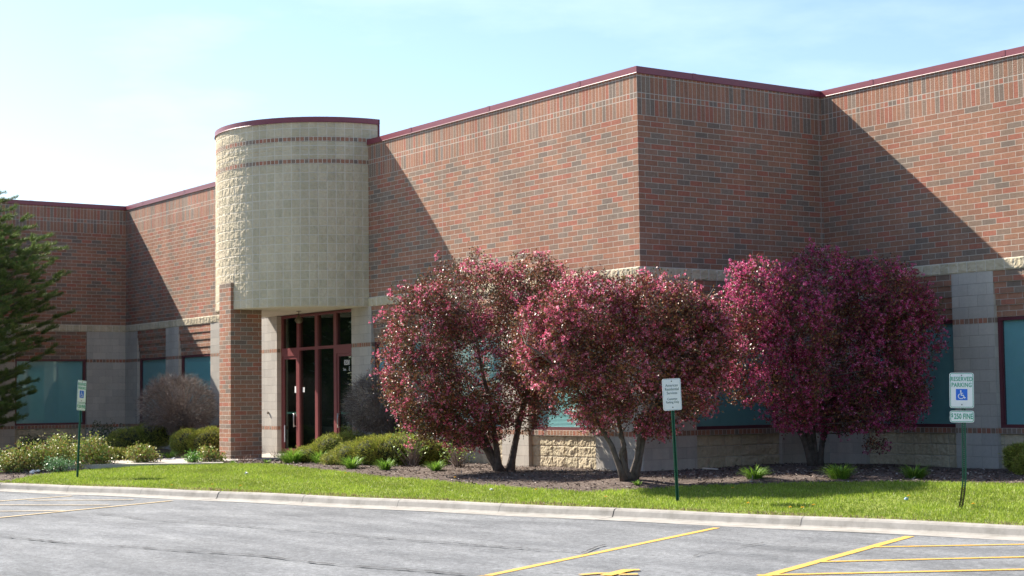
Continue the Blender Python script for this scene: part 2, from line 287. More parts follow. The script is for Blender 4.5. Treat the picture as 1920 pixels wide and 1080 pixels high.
# kerb and gutter, one swept section in lengths parted by joints
def kerb():
    xs = np.arange(-38, 28, .12); pts = [(x, float(kerb_y(x))) for x in xs]
    prof = [(.02, -1.2), (.02, -.858), (-.0, -.852), (-.10, -.852), (-.135, -.862), (-.158, -.885), (-.185, -.955), (-.205, -.972), (-.60, -.978), (-.60, -1.2)]
    joints = [(x) for x in (-10.3, -8.25, -6.25, -3.9, -1.95, .15, 4.4, 7.6, 10.2)]
    mb = MB(); rings = []
    for i, (x, y) in enumerate(pts):
        a = pts[max(i-1, 0)]; b = pts[min(i+1, len(pts)-1)]; d = Vector((b[0]-a[0], b[1]-a[1])).normalized(); n = Vector((-d.y, d.x))
        wob = .004*math.sin(x*1.7)
        rings.append([(x+n.x*o, y+n.y*o, z+wob*(1 if z > -1 else 0)) for o, z in prof])
    for i in range(len(rings)-1):
        for k in range(len(prof)-1):
            mb.face([rings[i][k], rings[i][k+1], rings[i+1][k+1], rings[i+1][k]], sm=False)
    structure(mb.build('kerb', M['concrete']))
    jb = MB()
    for x, wd in [(-10.3, .03), (-8.3, .006), (-6.2, .006), (-4.15, .02), (-2.0, .008), (.15, .006), (2.2, .005), (4.25, .022), (7.15, .006), (10.4, .006)]:
        y = float(kerb_y(x)); y2 = float(kerb_y(x+.1)); d = Vector((.1, y2-y)).normalized(); n = Vector((-d.y, d.x))
        L_ = [(x+n.x*o-d.x*wd*.5, y+n.y*o-d.y*wd*.5, z+.004) for o, z in prof[1:9]]; R_ = [(x+n.x*o+d.x*wd*.5, y+n.y*o+d.y*wd*.5, z+.004) for o, z in prof[1:9]]
        for k in range(len(L_)-1): jb.face([L_[k], L_[k+1], R_[k+1], R_[k]])
    structure(jb.build('kerb_joint', M['dark']))
kerb()
mb = MB(); mb.prism(WALK, -.75, -.585); structure(mb.build('entrance_path', M['walk']))

def ribbon(mb, pts, wd, z, jit=0):
    P = [Vector((p[0], p[1], 0)) for p in pts]
    for i in range(len(P)-1):
        d = (P[i+1]-P[i]).normalized(); n = Vector((-d.y, d.x, 0)); w0 = wd*(1+jit*random.uniform(-1, 1)) if not i else w1; w1 = wd*(1+jit*random.uniform(-1, 1))
        if i == 0: na = n
        d2 = (P[min(i+2, len(P)-1)]-P[i]).normalized(); nb = Vector((-d2.y, d2.x, 0))
        mb.face([(*(P[i]-na*w0/2).xy, z), (*(P[i+1]-nb*w1/2).xy, z), (*(P[i+1]+nb*w1/2).xy, z), (*(P[i]+na*w0/2).xy, z)]); na = nb
def paint_mat(name, c, wear):
    m, t, b = mat(name); lk = t.links.new; b.inputs['Roughness'].default_value = .7
    tc = nd(t, 'ShaderNodeTexCoord'); n = nd(t, 'ShaderNodeTexNoise', Scale=28., Detail=8., Roughness=.75); lk(tc.outputs['Object'], n.inputs['Vector'])
    ra = nd(t, 'ShaderNodeValToRGB'); e = ra.color_ramp.elements; e[0].position = wear-.05; e[0].color = (.24, .22, .19, 1); e[1].position = wear+.05; e[1].color = (*c, 1)
    lk(n.outputs['Fac'], ra.inputs[0]); lk(ra.outputs[0], b.inputs['Base Color']); return m
M['yellow'] = paint_mat('yellow_line_paint', (.74, .43, .07), .42); M['yellow_old'] = paint_mat('faded_yellow_paint', (.62, .46, .24), .45)
SZ = [.004]
def stripe(p, q, wd, m='yellow'):
    SZ[0] += .0007
    a, b = onz(*p), onz(*q); n = max(2, int(math.dist(a, b)/.4)); mb = MB()
    ribbon(mb, [(a[0]+(b[0]-a[0])*i/n, a[1]+(b[1]-a[1])*i/n) for i in range(n+1)], wd, PAVE+SZ[0], .04); structure(mb.build('parking_line', M[m]))
stripe((1344, 990), (860, 1091), .10); stripe((1706, 1006), (1390, 1093), .115)
stripe((1625, 1026.5), (1990, 1020), .10); stripe((1525, 1054.5), (2000, 1043), .10); stripe((1420, 1079.5), (2010, 1066.5), .10)
stripe((322, 939.5), (-60, 977), .10, 'yellow_old'); stripe((135, 930.5), (-60, 944.5), .10, 'yellow_old')
stripe((52, 939), (250, 938), .09, 'yellow_old'); stripe((-60, 947.5), (205, 948), .09, 'yellow_old'); stripe((-60, 960), (120, 958.5), .09, 'yellow_old')
# the wheelchair mark painted on the bay, only its far end shows
mb = MB()
for seg, wd in (([(1088, 1079.5), (1125, 1076.5), (1140, 1076.5)], .09), ([(1135, 1081), (1165, 1073.5), (1180, 1070.5)], .13), ([(1160, 1079), (1196, 1078.5)], .08), ([(1170, 1071), (1199, 1070.4)], .12)):
    SZ[0] += .0007; ribbon(mb, [onz(*s_) for s_ in seg], wd, PAVE+SZ[0], .25)
structure(mb.build('wheelchair_pavement_mark', M['yellow']))
# long cracks
M['crack'] = plain('crack_tar', (.045, .043, .042), .9)
def crack(a, b, wd, amp):
    A, B = Vector(onz(*a)), Vector(onz(*b)); n = int((B-A).length/.07); d = (B-A).normalized(); nn = Vector((-d.y, d.x)); s_ = random.uniform(0, 99); pts = []
    for i in range(n+1):
        q = A+(B-A)*i/n; o = (noise.noise(Vector((i*.05, s_, 0)))*amp*1.6+noise.noise(Vector((i*.5, s_, 5)))*amp*.35); q = q+nn*o; pts.append((q.x, q.y))
    SZ[0] += .0005; mb = MB(); ribbon(mb, pts, wd*2.0, PAVE+SZ[0]+.003, .9); structure(mb.build('asphalt_crack', M['crack']))
crack((-10, 1006), (1000, 1088), .016, .10); crack((170, 966), (985, 1030), .011, .10); crack((985, 1030), (1095, 1040), .014, .08); crack((1095, 1040), (1140, 1024), .012, .06); crack((850, 1017), (1010, 1034), .008, .05)
crack((1300, 1045), (1430, 1020), .008, .08)

# ------------------------------------------------------------------ building
B1 = 4.6637; XL = -24.384; TW = 6.545; T = 6.667
bld = thing('office_building', (0, 0, -.6), 'long red brick office building with maroon coping, tan curved entrance tower and teal windows', 'building')
def grid(mb, frame, u0, u1, z0, z1, d0, amp, res=.018, pillow=.012, bw=.2032, m=0, z_off=0, seed=0., cap=True):
    """split-face surface: frame(u, out, z) -> point; out is distance proud of the wall"""
    nu = max(2, int(abs(u1-u0)/res)); nz_ = max(2, int((z1-z0)/res)); b = len(mb.v)
    for j in range(nz_+1):
        z = z0+(z1-z0)*j/nz_
        for i in range(nu+1):
            u = u0+(u1-u0)*i/nu
            fu = abs(((u/bw) % 1)-.5)*2; fz = abs((((z-z_off)/.2032) % 1)-.5)*2
            e = min(1, (1-fu)*bw/.03)*min(1, (1-fz)*.2032/.03)
            k = math.floor(u/bw)*7.31+math.floor((z-z_off)/.2032)*3.77
            nn = noise.noise(Vector((u*9+k, z*9, seed)))+.6*noise.noise(Vector((u*24, z*24, seed+3)))+.35*noise.noise(Vector((u*55, z*55, seed+7)))
            mb.v.append(tuple(frame(u, d0+e*(pillow+amp*nn), z)))
    n1 = nu+1
    for j in range(nz_):
        for i in range(nu):
            a = b+j*n1+i; q = (a, a+1, a+n1+1, a+n1); mb.f.append(q); mb.m.append(m); mb.sm.append(False)
            for k in q:
                jj, ii = divmod(k-b, n1); mb.uv.append((u0+(u1-u0)*ii/nu, z0+(z1-z0)*jj/nz_))
class Wall:
    """axis 'A': faces -Y at y=c, runs in x. axis 'B': faces +X at x=c, runs in y"""
    def __init__(s, ax, c): s.ax = ax; s.c = c
    def P(s, u, out, z): return Vector((u, s.c-out, z)) if s.ax == 'A' else Vector((s.c+out, u, z))
    def box(s, mb, u0, u1, d0, d1, z0, z1, m=0, dv=0, skip=''):   # d inward
        if s.ax == 'A': mb.box(u0, u1, s.c+d0, s.c+d1, z0, z1, m, dv, skip)
        else: mb.box(s.c-d1, s.c-d0, u0, u1, z0, z1, m, dv, skip)
def brick_upper(wl, u0, u1, e0=0, e1=0):
    mb = MB()
    for z0, z1, m, dv in ((3.048, 5.7912, 0, 0), (5.7912, 6.096, 1, 0), (6.096, 6.1976, 2, 0), (6.1976, 6.5024, 1, -.1016), (6.5024, TW+.06, 2, 0)):
        wl.box(mb, u0, u1, 0, .3, z0, z1, m, dv)
    mb.build('brick_wall', [M['brick'], M['soldier'], M['header']], bld)
def coping(wl, u0, u1, m0=0, m1=0):
    """fascia with kicked drip edge, metal joint covers every 3 m; m0/m1 = +1 outside corner, -1 inside corner, 0 plain end"""
    mb = MB(); o = .03
    prof = [(-.36, T-.12), (-.36, T-.004), (.0, T), (o, T), (o, T-.114), (o+.003, T-.122), (0.001, T-.122)]
    def ring(u, mit): return [wl.P(u+mit*(p[0] if p[0] > -.3 else -.3 if mit > 0 else p[0]), p[0], p[1]) for p in prof]
    sg = 1
    A, B_ = ring(u0, -m0), ring(u1, m1)
    for k in range(len(prof)-1): mb.face([A[k], B_[k], B_[k+1], A[k+1]] if wl.ax == 'A' else [A[k], A[k+1], B_[k+1], B_[k]][::-1])
    c = mb.build('roof_coping', M['coping'], bld)
    u = u0+1.35
    while u < u1-.2:
        jb = MB(); wl.box(jb, u-.045, u+.045, -o-.005, .3, T-.1, T+.004); jb.build('joint_cover', M['coping'], c); u += 3.05
def pilaster(wl, u0, u1, z0=-1.2, thick=.3):
    mb = MB()
    wl.box(mb, u0, u1, 0, thick, z0, 0, 0); wl.box(mb, u0, u1, 0, thick, 0, .1016, 1); wl.box(mb, u0, u1, 0, thick, .1016, 1.9304, 0, .1016)
    wl.box(mb, u0, u1, 0, thick, 1.9304, 2.032, 1); wl.box(mb, u0, u1, 0, thick, 2.032, 2.8448, 0)
    mb.build('block_pilaster', [M['block'], M['header']], bld)
def band(wl, u0, u1, ends=''):
    mb = MB(); grid(mb, wl.P, u0, u1, 2.8448, 3.048, .002, .014, .02, .014, seed=u0)
    wl.box(mb, u0, u1, .001, .3, 2.8448, 3.048, 0)
    mb.build('stone_band', M['split'], bld)
def window_bay(wl, u0, u1, blinds=True):
    sb = MB(); wl.box(sb, u0, u1, .045, .3, 0, .1016); sb.build('sill_course', M['header'], bld)
    rp = MB(); grid(rp, wl.P, u0, u1, -1.0, 0, -.10, .016, .02, .015, bw=.4064, seed=u0*1.3); wl.box(rp, u0, u1, .10, .3, -1.2, -.001); rp.build('split_face_panel', M['split16'], bld)
    pb = MB()
    for k in range(4): wl.box(pb, u0, u1, .012+.022*k, .3, 2.8448-.2032*(k+1), 2.8448-.2032*k)
    pb.build('corbelled_brick_panel', M['brick'], bld)
    fr = MB(); f = .062; a, b = .092, .17
    wl.box(fr, u0, u0+f, a, b, .1016+f, 2.032-f); wl.box(fr, u1-f, u1, a, b, .1016+f, 2.032-f); wl.box(fr, u0, u1, a, b, .1016, .1016+f); wl.box(fr, u0, u1, a, b, 2.032-f, 2.0315)
    # inner bead
    wl.box(fr, u0+f, u0+f+.018, a+.02, b, .1016+f, 2.032-f); wl.box(fr, u1-f-.018, u1-f, a+.02, b, .1016+f, 2.032-f)
    fo = fr.build('window', M['wframe'], bld)
    g = MB(); g.face([wl.P(u0+f, -.13, .1016+f), wl.P(u1-f, -.13, .1016+f), wl.P(u1-f, -.13, 2.032-f), wl.P(u0+f, -.13, 2.032-f)]); g.build('pane', M['teal'], fo)
    bl = MB(); n = 72; zz0, zz1 = .1016+f, 2.032-f
    for k in range(n):
        z = zz0+(zz1-zz0)*k/n; q = [wl.P(u0+f, -.150, z), wl.P(u1-f, -.150, z), wl.P(u1-f, -.163, z+(zz1-zz0)/n*1.02), wl.P(u0+f, -.163, z+(zz1-zz0)/n*1.02)]
        bl.face(q)
    bl.build('blinds', M['blind'], fo)
LB, MA, BW, RA = Wall('B', XL), Wall('A', 0.), Wall('B', 0.), Wall('A', B1)
brick_upper(LB, -7.3, 0); brick_upper(MA, XL-.3, 0); brick_upper(BW, .3, B1); brick_upper(RA, -.3, 13)
coping(LB, -7.3, 0, 0, -1); coping(MA, XL, 0, -1, 1); coping(BW, 0, B1, 1, -1); coping(RA, 0, 13, -1, 0)
M['sealant'] = plain('control_joint_sealant', (.42, .37, .32), .8)
for wl_, u_ in ((MA, -6.55), (MA, -18.0), (BW, 4.60), (RA, 7.3)):
    mb = MB(); wl_.box(mb, u_-.006, u_+.006, -.0015, .01, 3.05, 6.54); mb.build('control_joint', M['sealant'], bld)
band(LB, -7.3, 0); band(MA, XL, 0); band(BW, 0, B1); band(RA, 0, 13)
# left return
pilaster(LB, -1.2, 0); window_bay(LB, -3.334, -1.2); pilaster(LB, -4.248, -3.334); window_bay(LB, -6.382, -4.248); pilaster(LB, -7.3, -6.382)
# long sunlit wall
x = XL+.914; pilaster(MA, XL-.3, x)
for i in range(3):
    window_bay(MA, x, x+2.134); x += 2.134; pilaster(MA, x, x+.914); x += .914
DX0, DX1 = x, -10.516
pilaster(MA, DX1, DX1+.914); x = DX1+.914
for i in range(3):
    window_bay(MA, x, x+2.134); x += 2.134; pilaster(MA, x, x+(.914 if i < 2 else -x)); x += .914
# shaded return and right wall
pilaster(BW, .3, 1.265); window_bay(BW, 1.265, 3.399); pilaster(BW, 3.399, B1)
pilaster(RA, -.3, .956); x = .956
for i in range(4):
    window_bay(RA, x, x+2.134); x += 2.134; pilaster(RA, x, min(x+.914, 13)); x += .914
mb = MB(); mb.box(XL-.02, 12.9, 5.2, 24, 5.9, 6.1); mb.box(XL-.02, -.31, .31, 5.2, 5.9, 6.1); mb.box(XL-11, XL-.31, -7.2, 24, 5.9, 6.1); mb.build('roof', M['roof'], bld)
mb = MB(); mb.box(XL-11, 13, 24, 24.3, -1.2, 6.5); mb.box(12.7, 13, B1+.31, 24, -1.2, 6.5); mb.box(XL-11, XL-.31, -7.3, -7.0, -1.2, 6.5); mb.box(XL-11, XL-10.7, -7, 24, -1.2, 6.5); mb.build('rear_wall', M['brick'], bld)
mb = MB(); mb.box(XL, -.35, .75, .8, -.6, 2.9); mb.box(.05, 12, B1+.75, B1+.8, -.6, 2.9); mb.box(-.8, -.75, .9, B1+.7, -.6, 2.9); mb.box(XL-.8, XL-.75, -7, 0, -.6, 2.9)
for w_ in (0,): mb.build('interior_partition', M['dark'], bld)

# entrance tower: half drum of split-face block over a brick pier
TCX, TCY, TR = -12.275, .258, 2.588
def drum(u, out, z):
    a = -u/TR; return Vector((TCX+(TR+out)*math.cos(a), TCY+(TR+out)*math.sin(a), z))
AL = math.pi*TR
tw = MB(); 
for z0, z1 in ((2.8448, 6.096), (6.1976, 6.604), (6.7056, 7.112)):
    grid(tw, drum, 0, AL, z0, z1, 0, .0115, .02, .008, z_off=z0, seed=2.)
tower = tw.build('entrance_tower', M['split'], bld)
# upv offset for masonry rows is handled by real joints; courses of brick squares
cb = MB()
n = 80
for z0, z1 in ((6.096, 6.1976), (6.604, 6.7056)):
    cb = MB()
    for i in range(n):
        ua, ub = AL*i/n, AL*(i+1)/n
        cb.face([drum(ua, .012, z0), drum(ub, .012, z0), drum(ub, .012, z1), drum(ua, .012, z1)], [(ua, 0), (ub, 0), (ub, .1016), (ua, .1016)])
        for zz in (z0, z1): cb.face([drum(ua, .012, zz), drum(ub, .012, zz), drum(ub, -.03, zz), drum(ua, -.03, zz)])
    cb.build('brick_stripe', M['stripe'], tower)
so_ = MB(); arc = [drum(AL*i/60, -.004, 0) for i in range(61)]
so_.face([(p.x, p.y, 2.8448) for p in arc][::-1]); so_.build('soffit', M['soffit'], tower)
ar = [drum(AL*i/60, -.02, 0) for i in range(61)]
tp = MB(); tp.face([(p.x, p.y, 7.10) for p in ar]); tp.box(TCX-TR-.03, TCX+TR+.034, TCY+.004, TCY+.03, 6.2, 7.158); tp.build('parapet_back', M['coping'], tower)
cp = MB(); TT = 7.161
for i in range(60):
    ua, ub = AL*i/60, AL*(i+1)/60
    pr = [(-.3, TT-.004), (.034, TT), (.034, TT-.108), (.041, TT-.122), (.0, TT-.122)]
    for k in range(4): cp.face([drum(ua, pr[k][0], pr[k][1]), drum(ub, pr[k][0], pr[k][1]), drum(ub, pr[k+1][0], pr[k+1][1]), drum(ua, pr[k+1][0], pr[k+1][1])], sm=False)
cp.box(TCX-TR-.03, TCX+TR+.034, TCY+.001, TCY+.034, TT-.11, TT-.002)
cp.build('tower_coping', M['coping'], tower)
pm = MB(); pm.box(-12.53, -11.92, -2.385, -1.60, -1.1, 3.4544); pm.build('brick_pier', M['brick'], bld)

# storefront
sf = MB(); Y = .12; zb = -.585
def sfb(a, b, z0, z1, y0=Y, y1=Y+.11): sf.box(a, b, y0, y1, z0, z1)
ztop = 2.842
for a, b in ((DX0, DX0+.06), (-13.49, -13.35), (-12.54, -12.40), (-11.60, -11.46), (DX1-.06, DX1)): sfb(a, b, zb, ztop)
sfb(DX0+.06, -13.49, ztop-.06, ztop); sfb(-13.35, -12.54, ztop-.06, ztop); sfb(-12.4, -11.6, ztop-.06, ztop); sfb(-11.46, DX1-.06, ztop-.06, ztop)
sfb(DX0+.06, -13.49, 1.83, 2.03); sfb(-11.46, DX1-.06, 1.83, 2.03); sfb(-13.35, -12.54, 1.96, 2.03); sfb(-12.4, -11.6, 1.96, 2.03)
sfb(-13.35, -12.54, zb, zb+.09); sfb(-12.4, -11.6, zb, zb+.09)
store = sf.build('storefront', M['frame'], bld)
g = MB()
for a, b, z0, z1 in ((DX0+.06, -13.49, 2.03, ztop-.06), (-13.35, -12.54, 2.03, ztop-.06), (-12.4, -11.6, 2.03, ztop-.06), (-11.46, DX1-.06, 2.03, ztop-.06), (-13.35, -12.54, zb+.09, 1.96), (-12.4, -11.6, zb+.09, 1.96)):
    g = MB(); g.face([(a, Y+.05, z0), (b, Y+.05, z0), (b, Y+.05, z1), (a, Y+.05, z1)]); g.build('pane', M['smoke'], store)
jm = MB(); jm.box(DX0, DX1, .24, .3, -1.2, zb); jm.build('threshold', M['walk'], store)
def txt(body, size, loc, rot, m, parent, sx=1., align='CENTER', bold=0., depth=.0008, space=1.):
    cu = bpy.data.curves.new('lettering', 'FONT'); cu.body = body; cu.size = size; cu.align_x = align; cu.align_y = 'CENTER'; cu.extrude = depth; cu.offset = bold; cu.space_character = space; cu.resolution_u = 3; cu.space_line = 1.0
    o = bpy.data.objects.new('lettering', cu); col.objects.link(o); bpy.context.view_layer.update()
    me = bpy.data.meshes.new_from_object(o.evaluated_get(bpy.context.evaluated_depsgraph_get())); bpy.data.objects.remove(o)
    me.materials.clear(); me.materials.append(m)
    me.transform(Matrix.Translation(loc) @ rot @ Matrix.Diagonal((sx, 1, 1, 1))); return link('lettering', me, parent)
def door(a, b, right):
    d = MB(); z0, z1 = zb+.01, 1.825; s_ = .07
    d.box(a+.005, a+s_, Y+.02, Y+.065, z0, z1); d.box(b-s_, b-.005, Y+.02, Y+.065, z0, z1); d.box(a+s_, b-s_, Y+.02, Y+.065, z1-.07, z1); d.box(a+s_, b-s_, Y+.02, Y+.065, z0, z0+.12)
    do = d.build('door', M['frame'], bld)
    g = MB(); g.face([(a+s_, Y+.04, z0+.12), (b-s_, Y+.04, z0+.12), (b-s_, Y+.04, z1-.07), (a+s_, Y+.04, z1-.07)]); g.build('pane', M['smoke'], do)
    hx = (a+.10) if right else (b-.10)
    h = MB(); h.tube([(hx, Y-.03, .42), (hx, Y-.035, .30), (hx, Y-.035, .20), (hx, Y-.03, .08)], [.014]*4, 8); h.tube([(hx, Y-.03, .40), (hx, Y+.03, .40)], [.01]*2, 6); h.tube([(hx, Y-.03, .10), (hx, Y+.03, .10)], [.01]*2, 6)
    h.build('pull_handle', M['steel'], do)
    p = MB(); p.box(a+s_+.01, b-s_-.01, Y+.075, Y+.10, .40, .445); p.build('push_bar', M['green_bar'], do)
    k = MB(); k.tube([(b-.045 if not right else a+.045, Y+.021, .36), (b-.045 if not right else a+.045, Y+.008, .36)], [.022, .022], 10); k.build('lock_cylinder', M['steel'], do)
    return do
dl = door(DX0+.06, -13.49, False); dr = door(-11.46, DX1-.06, True)
RA_ = Matrix.Rotation(math.pi/2, 4, 'X')
txt('8200', .17, Vector((-11.02, Y+.036, 1.60)), RA_, M['white'], dr, .80, bold=.0012); txt('Suite', .085, Vector((-11.13, Y+.036, 1.445)), RA_, M['white'], dr, .8, bold=.0006); txt('E', .13, Vector((-10.90, Y+.036, 1.455)), RA_, M['white'], dr, .8, bold=.001)
mb = MB(); mb.box(-13.66, -13.56, Y+.032, Y+.036, .92, 1.08); mb.build('paper_notice', M['white'], dl)
mb = MB(); mb.box(-13.26, -13.16, Y+.044, Y+.047, .93, 1.05); mb.build('paper_notice', M['white'], store)
mb = MB(); mb.box(-14.20, -14.155, Y+.012, Y+.018, -.30, .12); mb.build('kick_guard', M['white'], dl)
lob = MB(); lob.box(DX0-1, DX1+1, 5.0, 5.1, -.6, 2.9); lob.box(DX0-1, DX1+1, .85, 5.0, -.62, -.6); lob.box(DX0-1, DX0-.9, .85, 5, -.6, 2.9); lob.box(DX1+.9, DX1+1, .85, 5, -.6, 2.9); lob.box(DX0-1, DX1+1, .3, 5, 2.9, 2.95)
# replace the partition where the lobby opens: lobby stands behind glass
lob.build('lobby', plain('lobby_paint', (.26, .25, .21), .9), bld)
def lantern(x, y):
    b = MB(); z = 2.8448; prof = [(.0, .0), (.06, -.002), (.06, -.012), (.012, -.016), (.012, -.10), (.03, -.115), (.05, -.15), (.095, -.20), (.10, -.23), (.085, -.25), (.06, -.285), (.0, -.30)]
    b.tube([(x, y, z+q[1]) for q in prof], [max(q[0], .002) for q in prof], 14); return b.build('lantern', M['bronze'], bld)
lantern(-11.96, -.61); lantern(-13.9, -1.0)
mb = MB(); mb.tube([(-14.78, .0, .42), (-14.78, -.03, .42), (-14.78, -.04, .40)], [.02, .02, .016], 8); mb.tube([(-14.78, -.028, .44), (-14.78, -.028, .455)], [.025, .025], 8); mb.build('hose_tap', M['bronze'], bld)

# ------------------------------------------------------------------ signs
M['post'] = plain('green_post_paint', (.02, .115, .07), .45, var=.2, scale=20)
M['rust'] = plain('rusty_post', (.045, .035, .02), .8, var=.4, scale=25)
M['sign'] = plain('sign_white', (.84, .86, .88), .45, var=.03); M['signgreen'] = plain('sign_green', (.03, .36, .22), .5, var=.02); M['signblue'] = plain('sign_blue', (.02, .16, .72), .5, var=.02); M['alu'] = plain('aluminium', (.45, .45, .45), .4, metal=.8); M['grey'] = plain('sign_grey', (.13, .20, .20), .5, var=.02); M['edgeblue'] = plain('sign_edge_blue', (.16, .30, .42), .5, var=.02)
def rrect(w_, h_, r_, n=6):
    P = []
    for cx, cy, a0 in ((w_/2-r_, h_/2-r_, 0), (-w_/2+r_, h_/2-r_, 90), (-w_/2+r_, -h_/2+r_, 180), (w_/2-r_, -h_/2+r_, 270)):
        for k in range(n+1): a = R(a0+90*k/n); P.append((cx+r_*math.cos(a), cy+r_*math.sin(a)))
    return P
def plate(w_, h_, yz, F, parent, border, bw=.007):
    """plate in local frame: x right, y up, z to the viewer; F places it"""
    b = MB(); b.prism(rrect(w_, h_, .028), -.003, 0); o = b.build('sign_plate', M['sign'], parent); o.data.transform(F @ Matrix.Translation((0, yz, 0)))
    q = MB(); A = rrect(w_-.016, h_-.016, .022); B_ = rrect(w_-.016-2*bw, h_-.016-2*bw, .016); n = len(A)
    for i in range(n): j = (i+1) % n; q.face([(*A[i], .0012), (*A[j], .0012), (*B_[j], .0012), (*B_[i], .0012)])
    bo = q.build('border', border, o); bo.data.transform(F @ Matrix.Translation((0, yz, 0))); return o
def bolt(y_, F, parent):
    b = MB(); b.tube([(0, y_, 0), (0, y_, .006)], [.008, .008], 8); o = b.build('bolt', M['dark'], parent); o.data.transform(F)
def wheelchair(cy, s_, F, parent):
    b = MB(); b.prism([(-s_/2, cy-s_/2), (s_/2, cy-s_/2), (s_/2, cy+s_/2), (-s_/2, cy+s_/2)], 0, .0015); o = b.build('blue_square', M['signblue'], parent); o.data.transform(F)
    g = MB(); k = s_/100; zz = .0024
    def P(x_, y_): return (x_*k, cy+y_*k)
    def strip(pts, wd):
        Q = [Vector((*P(*p), 0)) for p in pts]
        for i in range(len(Q)-1):
            d = (Q[i+1]-Q[i]).normalized(); n_ = Vector((-d.y, d.x, 0))*wd*k/2; e = d*wd*k*.3
            g.face([(*(Q[i]-n_-e).xy, zz+.0002*i), (*(Q[i+1]-n_+e).xy, zz+.0002*i), (*(Q[i+1]+n_+e).xy, zz+.0002*i), (*(Q[i]+n_-e).xy, zz+.0002*i)])
    g.face([(*P(-8+7*math.cos(a*math.pi/6), 33+7*math.sin(a*math.pi/6)), zz) for a in range(12)])
    strip([(-8, 24), (-4, -6), (14, -6), (24, -30), (32, -27)], 8); strip([(-6, 12), (10, 12)], 6)
    strip([(-4+24*math.cos(R(a))-2, -14+22*math.sin(R(a))) for a in range(118, 345, 16)], 6)
    o2 = g.build('wheelchair_symbol', M['sign'], parent); o2.data.transform(F)
def frame_for(P, yawdeg, lean=0):
    """local frame at P facing the camera turned by yawdeg; lean in degrees in the plate plane"""
    to = Vector((CAM[0]-P[0], CAM[1]-P[1], 0)).normalized(); a = math.atan2(to.y, to.x)+R(yawdeg)
    n = Vector((math.cos(a), math.sin(a), 0)); u_ = Vector((0, 0, 1)); r_ = u_.cross(n)
    m = Matrix(((r_.x, u_.x, n.x, P[0]), (r_.y, u_.y, n.y, P[1]), (r_.z, u_.z, n.z, P[2]), (0, 0, 0, 1)))
    return m @ Matrix.Rotation(R(lean), 4, 'Z')
def channel_post(F, h_, parent, bend=None, holes=True, wd=.055, m='post'):
    """U-channel: perforated web flanked by angled flanges; local y up"""
    b = MB(); st = .0254; n = int((h_+.25)/st); web = .026
    def off(y): return (bend(y) if bend else 0.)
    for i in range(n):
        ya = -.25+i*st; yb = ya+st; xa, xb = off(ya), off(yb)
        def q(x0, z0, x1, z1, m_=0): b.face([(x0+xa, ya, z0), (x1+xa, ya, z1), (x1+xb, yb, z1), (x0+xb, yb, z0)], None, m_)
        mi = 1 if (bend and ya < .28) else 0
        q(-wd/2, -.005, -web/2-.004, -.005, mi); q(-web/2-.004, -.005, -web/2, -.032, mi); q(web/2, -.032, web/2+.004, -.005, mi); q(web/2+.004, -.005, wd/2, -.005, mi)
        if holes:
            hw = .0068; ym = (ya+yb)/2; xm = (xa+xb)/2
            for (x0, x1, y0, y1) in ((-web/2, -hw, ya, yb), (hw, web/2, ya, yb), (-hw, hw, ya, ym-hw), (-hw, hw, ym+hw, yb)):
                b.face([(x0+xm, y0, -.032), (x1+xm, y0, -.032), (x1+xm, y1, -.032), (x0+xm, y1, -.032)], None, mi)
        else: q(-web/2, -.032, web/2, -.032, mi)
    o = b.build('post', [M['post'], M['rust']], parent); o.data.transform(F); return o
RSH = Matrix.Identity(4)
def parking_sign(px, py, D, yaw, lean, bot, top, label, bend=None, kind='reserved', holes=True, gap=.012):
    base = W(px, py, D); root = thing('parking_sign' , base, label, 'sign', 'signs on green posts in the lawn')
    F = frame_for(base, yaw, lean); h_ = top+.02
    channel_post(F, h_-.03, root, bend, holes)
    if kind == 'reserved':
        cy = top-.2286; pl = plate(.3048, .4572, cy, F, root, M['signgreen']); 
        txt('RESERVED', .078, F @ Vector((0, cy+.145, .0015)), F.to_3x3().to_4x4(), M['signgreen'], pl, .74, bold=.0014, space=1.08)
        txt('PARKING', .078, F @ Vector((0, cy+.068, .0015)), F.to_3x3().to_4x4(), M['signgreen'], pl, .74, bold=.0014, space=1.08)
        wheelchair(cy-.055, .145, F, pl); bolt(cy+.195, F, pl); bolt(cy-.185, F, pl)
        c2 = cy-.2286-gap-.0762; p2 = plate(.3048, .1524, c2, F, root, M['signgreen'])
        txt('250 FINE', .098, F @ Vector((.018, c2, .0015)), F.to_3x3().to_4x4(), M['signgreen'], p2, .64, bold=.0018); txt('$', .07, F @ Vector((-.122, c2+.015, .0015)), F.to_3x3().to_4x4(), M['signgreen'], p2, .7, bold=.0008)
    else:
        cy = top-.2286; pl = plate(.3048, .4572, cy, F, root, M['edgeblue'], .004)
        for i, (s_, yy) in enumerate((('American', .13), ('Residential', .075), ('Services', .02), ('Customer', -.065), ('Parking Only', -.112))):
            txt(s_, .056 if i < 3 else .048, F @ Vector((0, cy+yy, .0015)), F.to_3x3().to_4x4(), M['grey'], pl, .95 if i < 3 else .86, bold=.0003)
        bolt(cy+.19, F, pl); bolt(cy-.185, F, pl)
    return root
parking_sign(1806, 955, 21.0, 2, -1.0, 0, 1.765, 'reserved parking sign with wheelchair symbol and $250 fine plate on bent post at right', bend=lambda y: -.055*max(0, (.45-y)/.45)**1.6+.02, gap=.035)
parking_sign(1271, 943, 23.3, 30, 2.3, 0, 1.785, 'white customer parking only sign on a leaning green post before the flowering trees', kind='customer', holes=False)
parking_sign(146, 897, 32.8, 56, -4.0, 0, 1.985, 'small angled reserved parking sign on a green post beside the rose bushes', holes=False, gap=.004)

